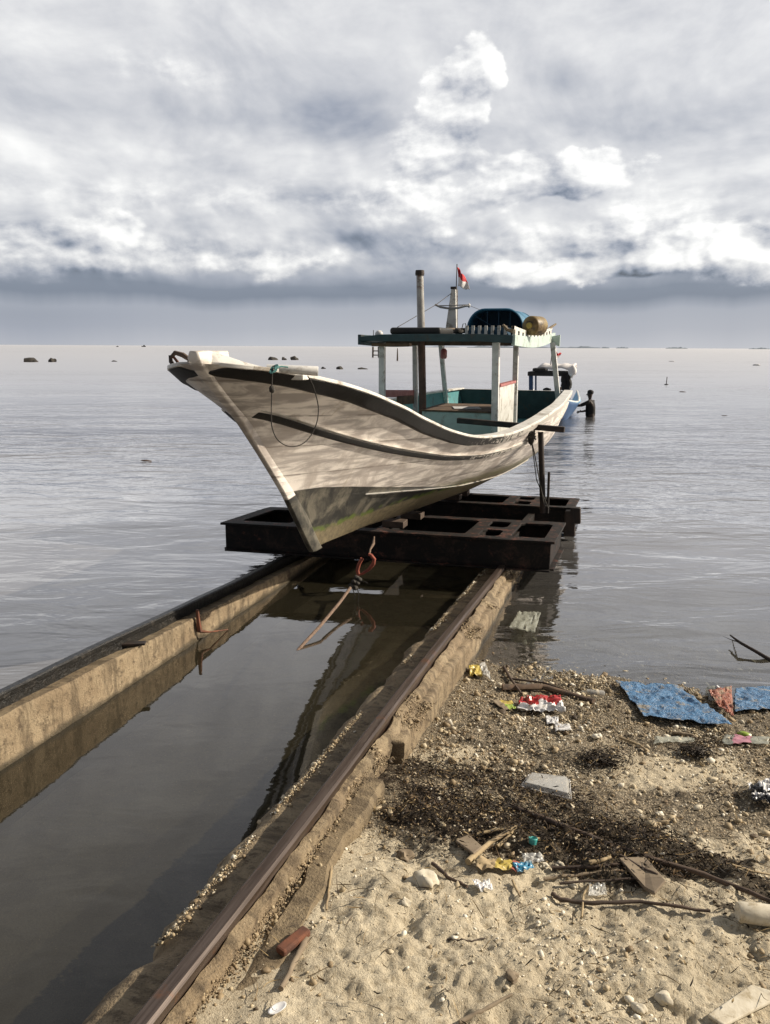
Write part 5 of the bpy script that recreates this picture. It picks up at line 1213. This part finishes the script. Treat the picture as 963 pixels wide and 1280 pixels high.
sheet('plastic_bag', [(934, 990), (968, 982), (975, 1012), (940, 1012)], None, 'crumpled black and white bag in a hollow at the right edge', 'plastic bag', .035, .014, 22, 11, 'plastic rubbish on the beach', ['plastic_black', 'plastic_white'], lambda a, b: 1 if (a+.3*math.sin(b*9)) < .25 or .55 < a-.2*b < .66 else 0)
sheet('wrapper', [(640, 1086), (662, 1084), (668, 1093), (646, 1097)], 'plastic_blue', 'bright blue scrap of wrapper in the drift line', 'wrapper', .010, .018, 14, 12, 'plastic rubbish on the beach')
sheet('wrapper', [(596, 1078), (650, 1084), (645, 1096), (594, 1092)], None, 'ochre and red food wrapper left of the bright blue scrap', 'wrapper', .014, .014, 20, 13, 'plastic rubbish on the beach', ['plastic_yellow', 'rust_red', 'straw'], lambda a, b: 2 if b < .45 else (1 if b > .8 else 0))
sheet('plastic_scrap', [(590, 1108), (612, 1106), (616, 1120), (600, 1120)], 'plastic_white', 'crumpled white scrap on sand at the lower edge of the weed', 'plastic scrap', .016, .012, 14, 14, 'plastic rubbish on the beach')
sheet('plastic_film', [(652, 1074), (676, 1072), (680, 1084), (655, 1086)], 'film', 'clear crumpled film above the bright blue scrap', 'plastic film', .012, .014, 14, 15, 'plastic rubbish on the beach')
sheet('plastic_film', [(736, 1108), (756, 1110), (758, 1124), (735, 1124)], 'film', 'grey clear film under the thin dark canes', 'plastic film', .012, .010, 12, 16, 'plastic rubbish on the beach')
sheet('plastic_sheet', [(648, 779), (676, 780), (668, 806), (636, 800)], 'film_green', 'pale translucent plastic sheet lying in shallow water beside the concrete beam', 'plastic sheet', .015, .085, 16, 17, 'plastic rubbish on the beach')
# bottle cap cup, bottles, jar
c_ = gat(666, 1058, .012); mb = MB(); mb.tube([c_, c_+Vector((0, .004, .014)), c_+Vector((0, .006, .020))], [.012, .014, .015], 14, cap=False); mb.f.append(tuple(range(13, -1, -1))); mb.m.append(0)
o = mb.build('cup', M['plastic_teal'], smooth=40); s_ = o.modifiers.new('s', 'SOLIDIFY'); s_.thickness = .002; tag(o, 'tiny turquoise plastic cup in the dark weed', 'cup')
bt_ = thing('plastic_bottle', 'pale crushed round plastic pot on the edge of the rust-red tarpaulin', 'plastic pot', gat(891, 866))
c_ = gat(891, 868, .02); mb = MB(); mb.blob(c_, (.042, .034, .030), .18, 3, seed=5); mb.build('body', M['film_green'], bt_, smooth=60)
mb = MB(); mb.tube([c_+Vector((.02, 0, .022)), c_+Vector((.028, 0, .034))], .012, 12); mb.build('lid', M['plastic_white'], bt_, smooth=40)
c_ = gat(727, 868, .015); mb = MB(); d = Vector((1, .1, 0)).normalized(); mb.tube([c_, c_+d*.02, c_+d*.03, c_+d*.12, c_+d*.13], [.008, .009, .020, .021, .015], 12); tag(mb.build('plastic_bottle', M['film'], smooth=40), 'small clear plastic bottle at the end of the thick brown branch', 'bottle')
c_ = gat(930, 920, .01); mb = MB(); mb.blob(c_, (.035, .02, .014), .3, 2, seed=8); tag(mb.build('fruit_husk', M['plastic_green'], smooth=50), 'small yellow-green husk right below the tarpaulins', 'husk')
# black branch in the shallows
p0, p1, p2, p3 = at(913, 794, z=.05), at(925, 803, z=.06), at(948, 816, z=.03), at(975, 832, z=-.02)
mb = MB(); mb.tube([p0, p1, p2, p3], [.005, .010, .012, .016], 8); mb.tube([p1, at(915, 800, z=.0), at(890, 790, z=-.005)], [.005, .003, .002], 6)
tag(mb.build('branch', M['iron_dark'], smooth=50), 'black branch poking out of the shallow water at the right edge', 'branch')
# larger stones and shells that can be told apart
for i, (u, v, r_, tn_, lab) in enumerate(((700, 1083, .017, 'foam', 'white round shell beside the clear film in the weed'), (716, 1108, .014, 'foam', 'white shell between the thin canes'), (680, 1083, .013, 'foam', 'small white shell just right of the blue scrap'),
        (529, 1105, .045, 'foam', 'pale lump of coral at the upper left of the clean sand'), (505, 1072, .028, 'old_wood', 'brownish stone at the left end of the weed'), (639, 1222, .020, 'old_wood', 'grey-brown stone in the middle of the clean sand'),
        (505, 1130, .02, 'foam', 'pale coral piece below the large coral lump'), (800, 1262, .018, 'foam', 'pale shell near the whitish plank'), (830, 1250, .02, 'foam', 'pale shell left of the whitish plank tip'), (424, 1062, .014, 'foam', 'white shell on sand beside the kerb'), (772, 1064, .014, 'old_wood', 'dark rounded stone above the flat wooden chip'))):
    c_ = gat(u, v); mb = MB(); mb.blob((c_.x, c_.y, c_.z+r_*.2), (r_, r_*.85, r_*.6), .55, 3, seed=i+40); tag(mb.build('shell' if 'shell' in lab else ('coral' if 'coral' in lab else 'stone'), M[tn_], smooth=50), lab, 'shell' if 'shell' in lab else ('coral' if 'coral' in lab else 'stone'), 'shells and stones on the beach')
for i, (u, v, s_) in enumerate(((752, 955, 1.0), (868, 945, .8))):
    c_ = gat(u, v); mb = MB(); mb.blob((c_.x, c_.y, c_.z+.008), (.05*s_, .03*s_, .016*s_), .6, 3, seed=i+60)
    for k in range(110):
        a_ = rng.uniform(0, 6.28); r_ = abs(rng.normal(0, .055))*s_; q = Vector((c_.x+math.cos(a_)*r_, c_.y+math.sin(a_)*r_*.6, c_.z+.02)); mb.tube([q, q+Vector((rng.uniform(-.03, .03), rng.uniform(-.03, .03), rng.uniform(0, .02))), q+Vector((rng.uniform(-.05, .05), rng.uniform(-.05, .05), rng.uniform(-.01, .02)))], .002, 4)
    tag(mb.build('weed_clump', M['weed_brown'], smooth=50), ('black tangled weed clump in the middle of the gravel', 'black tangled weed clump below the greenish film')[i], 'weed clump', 'weed clumps')
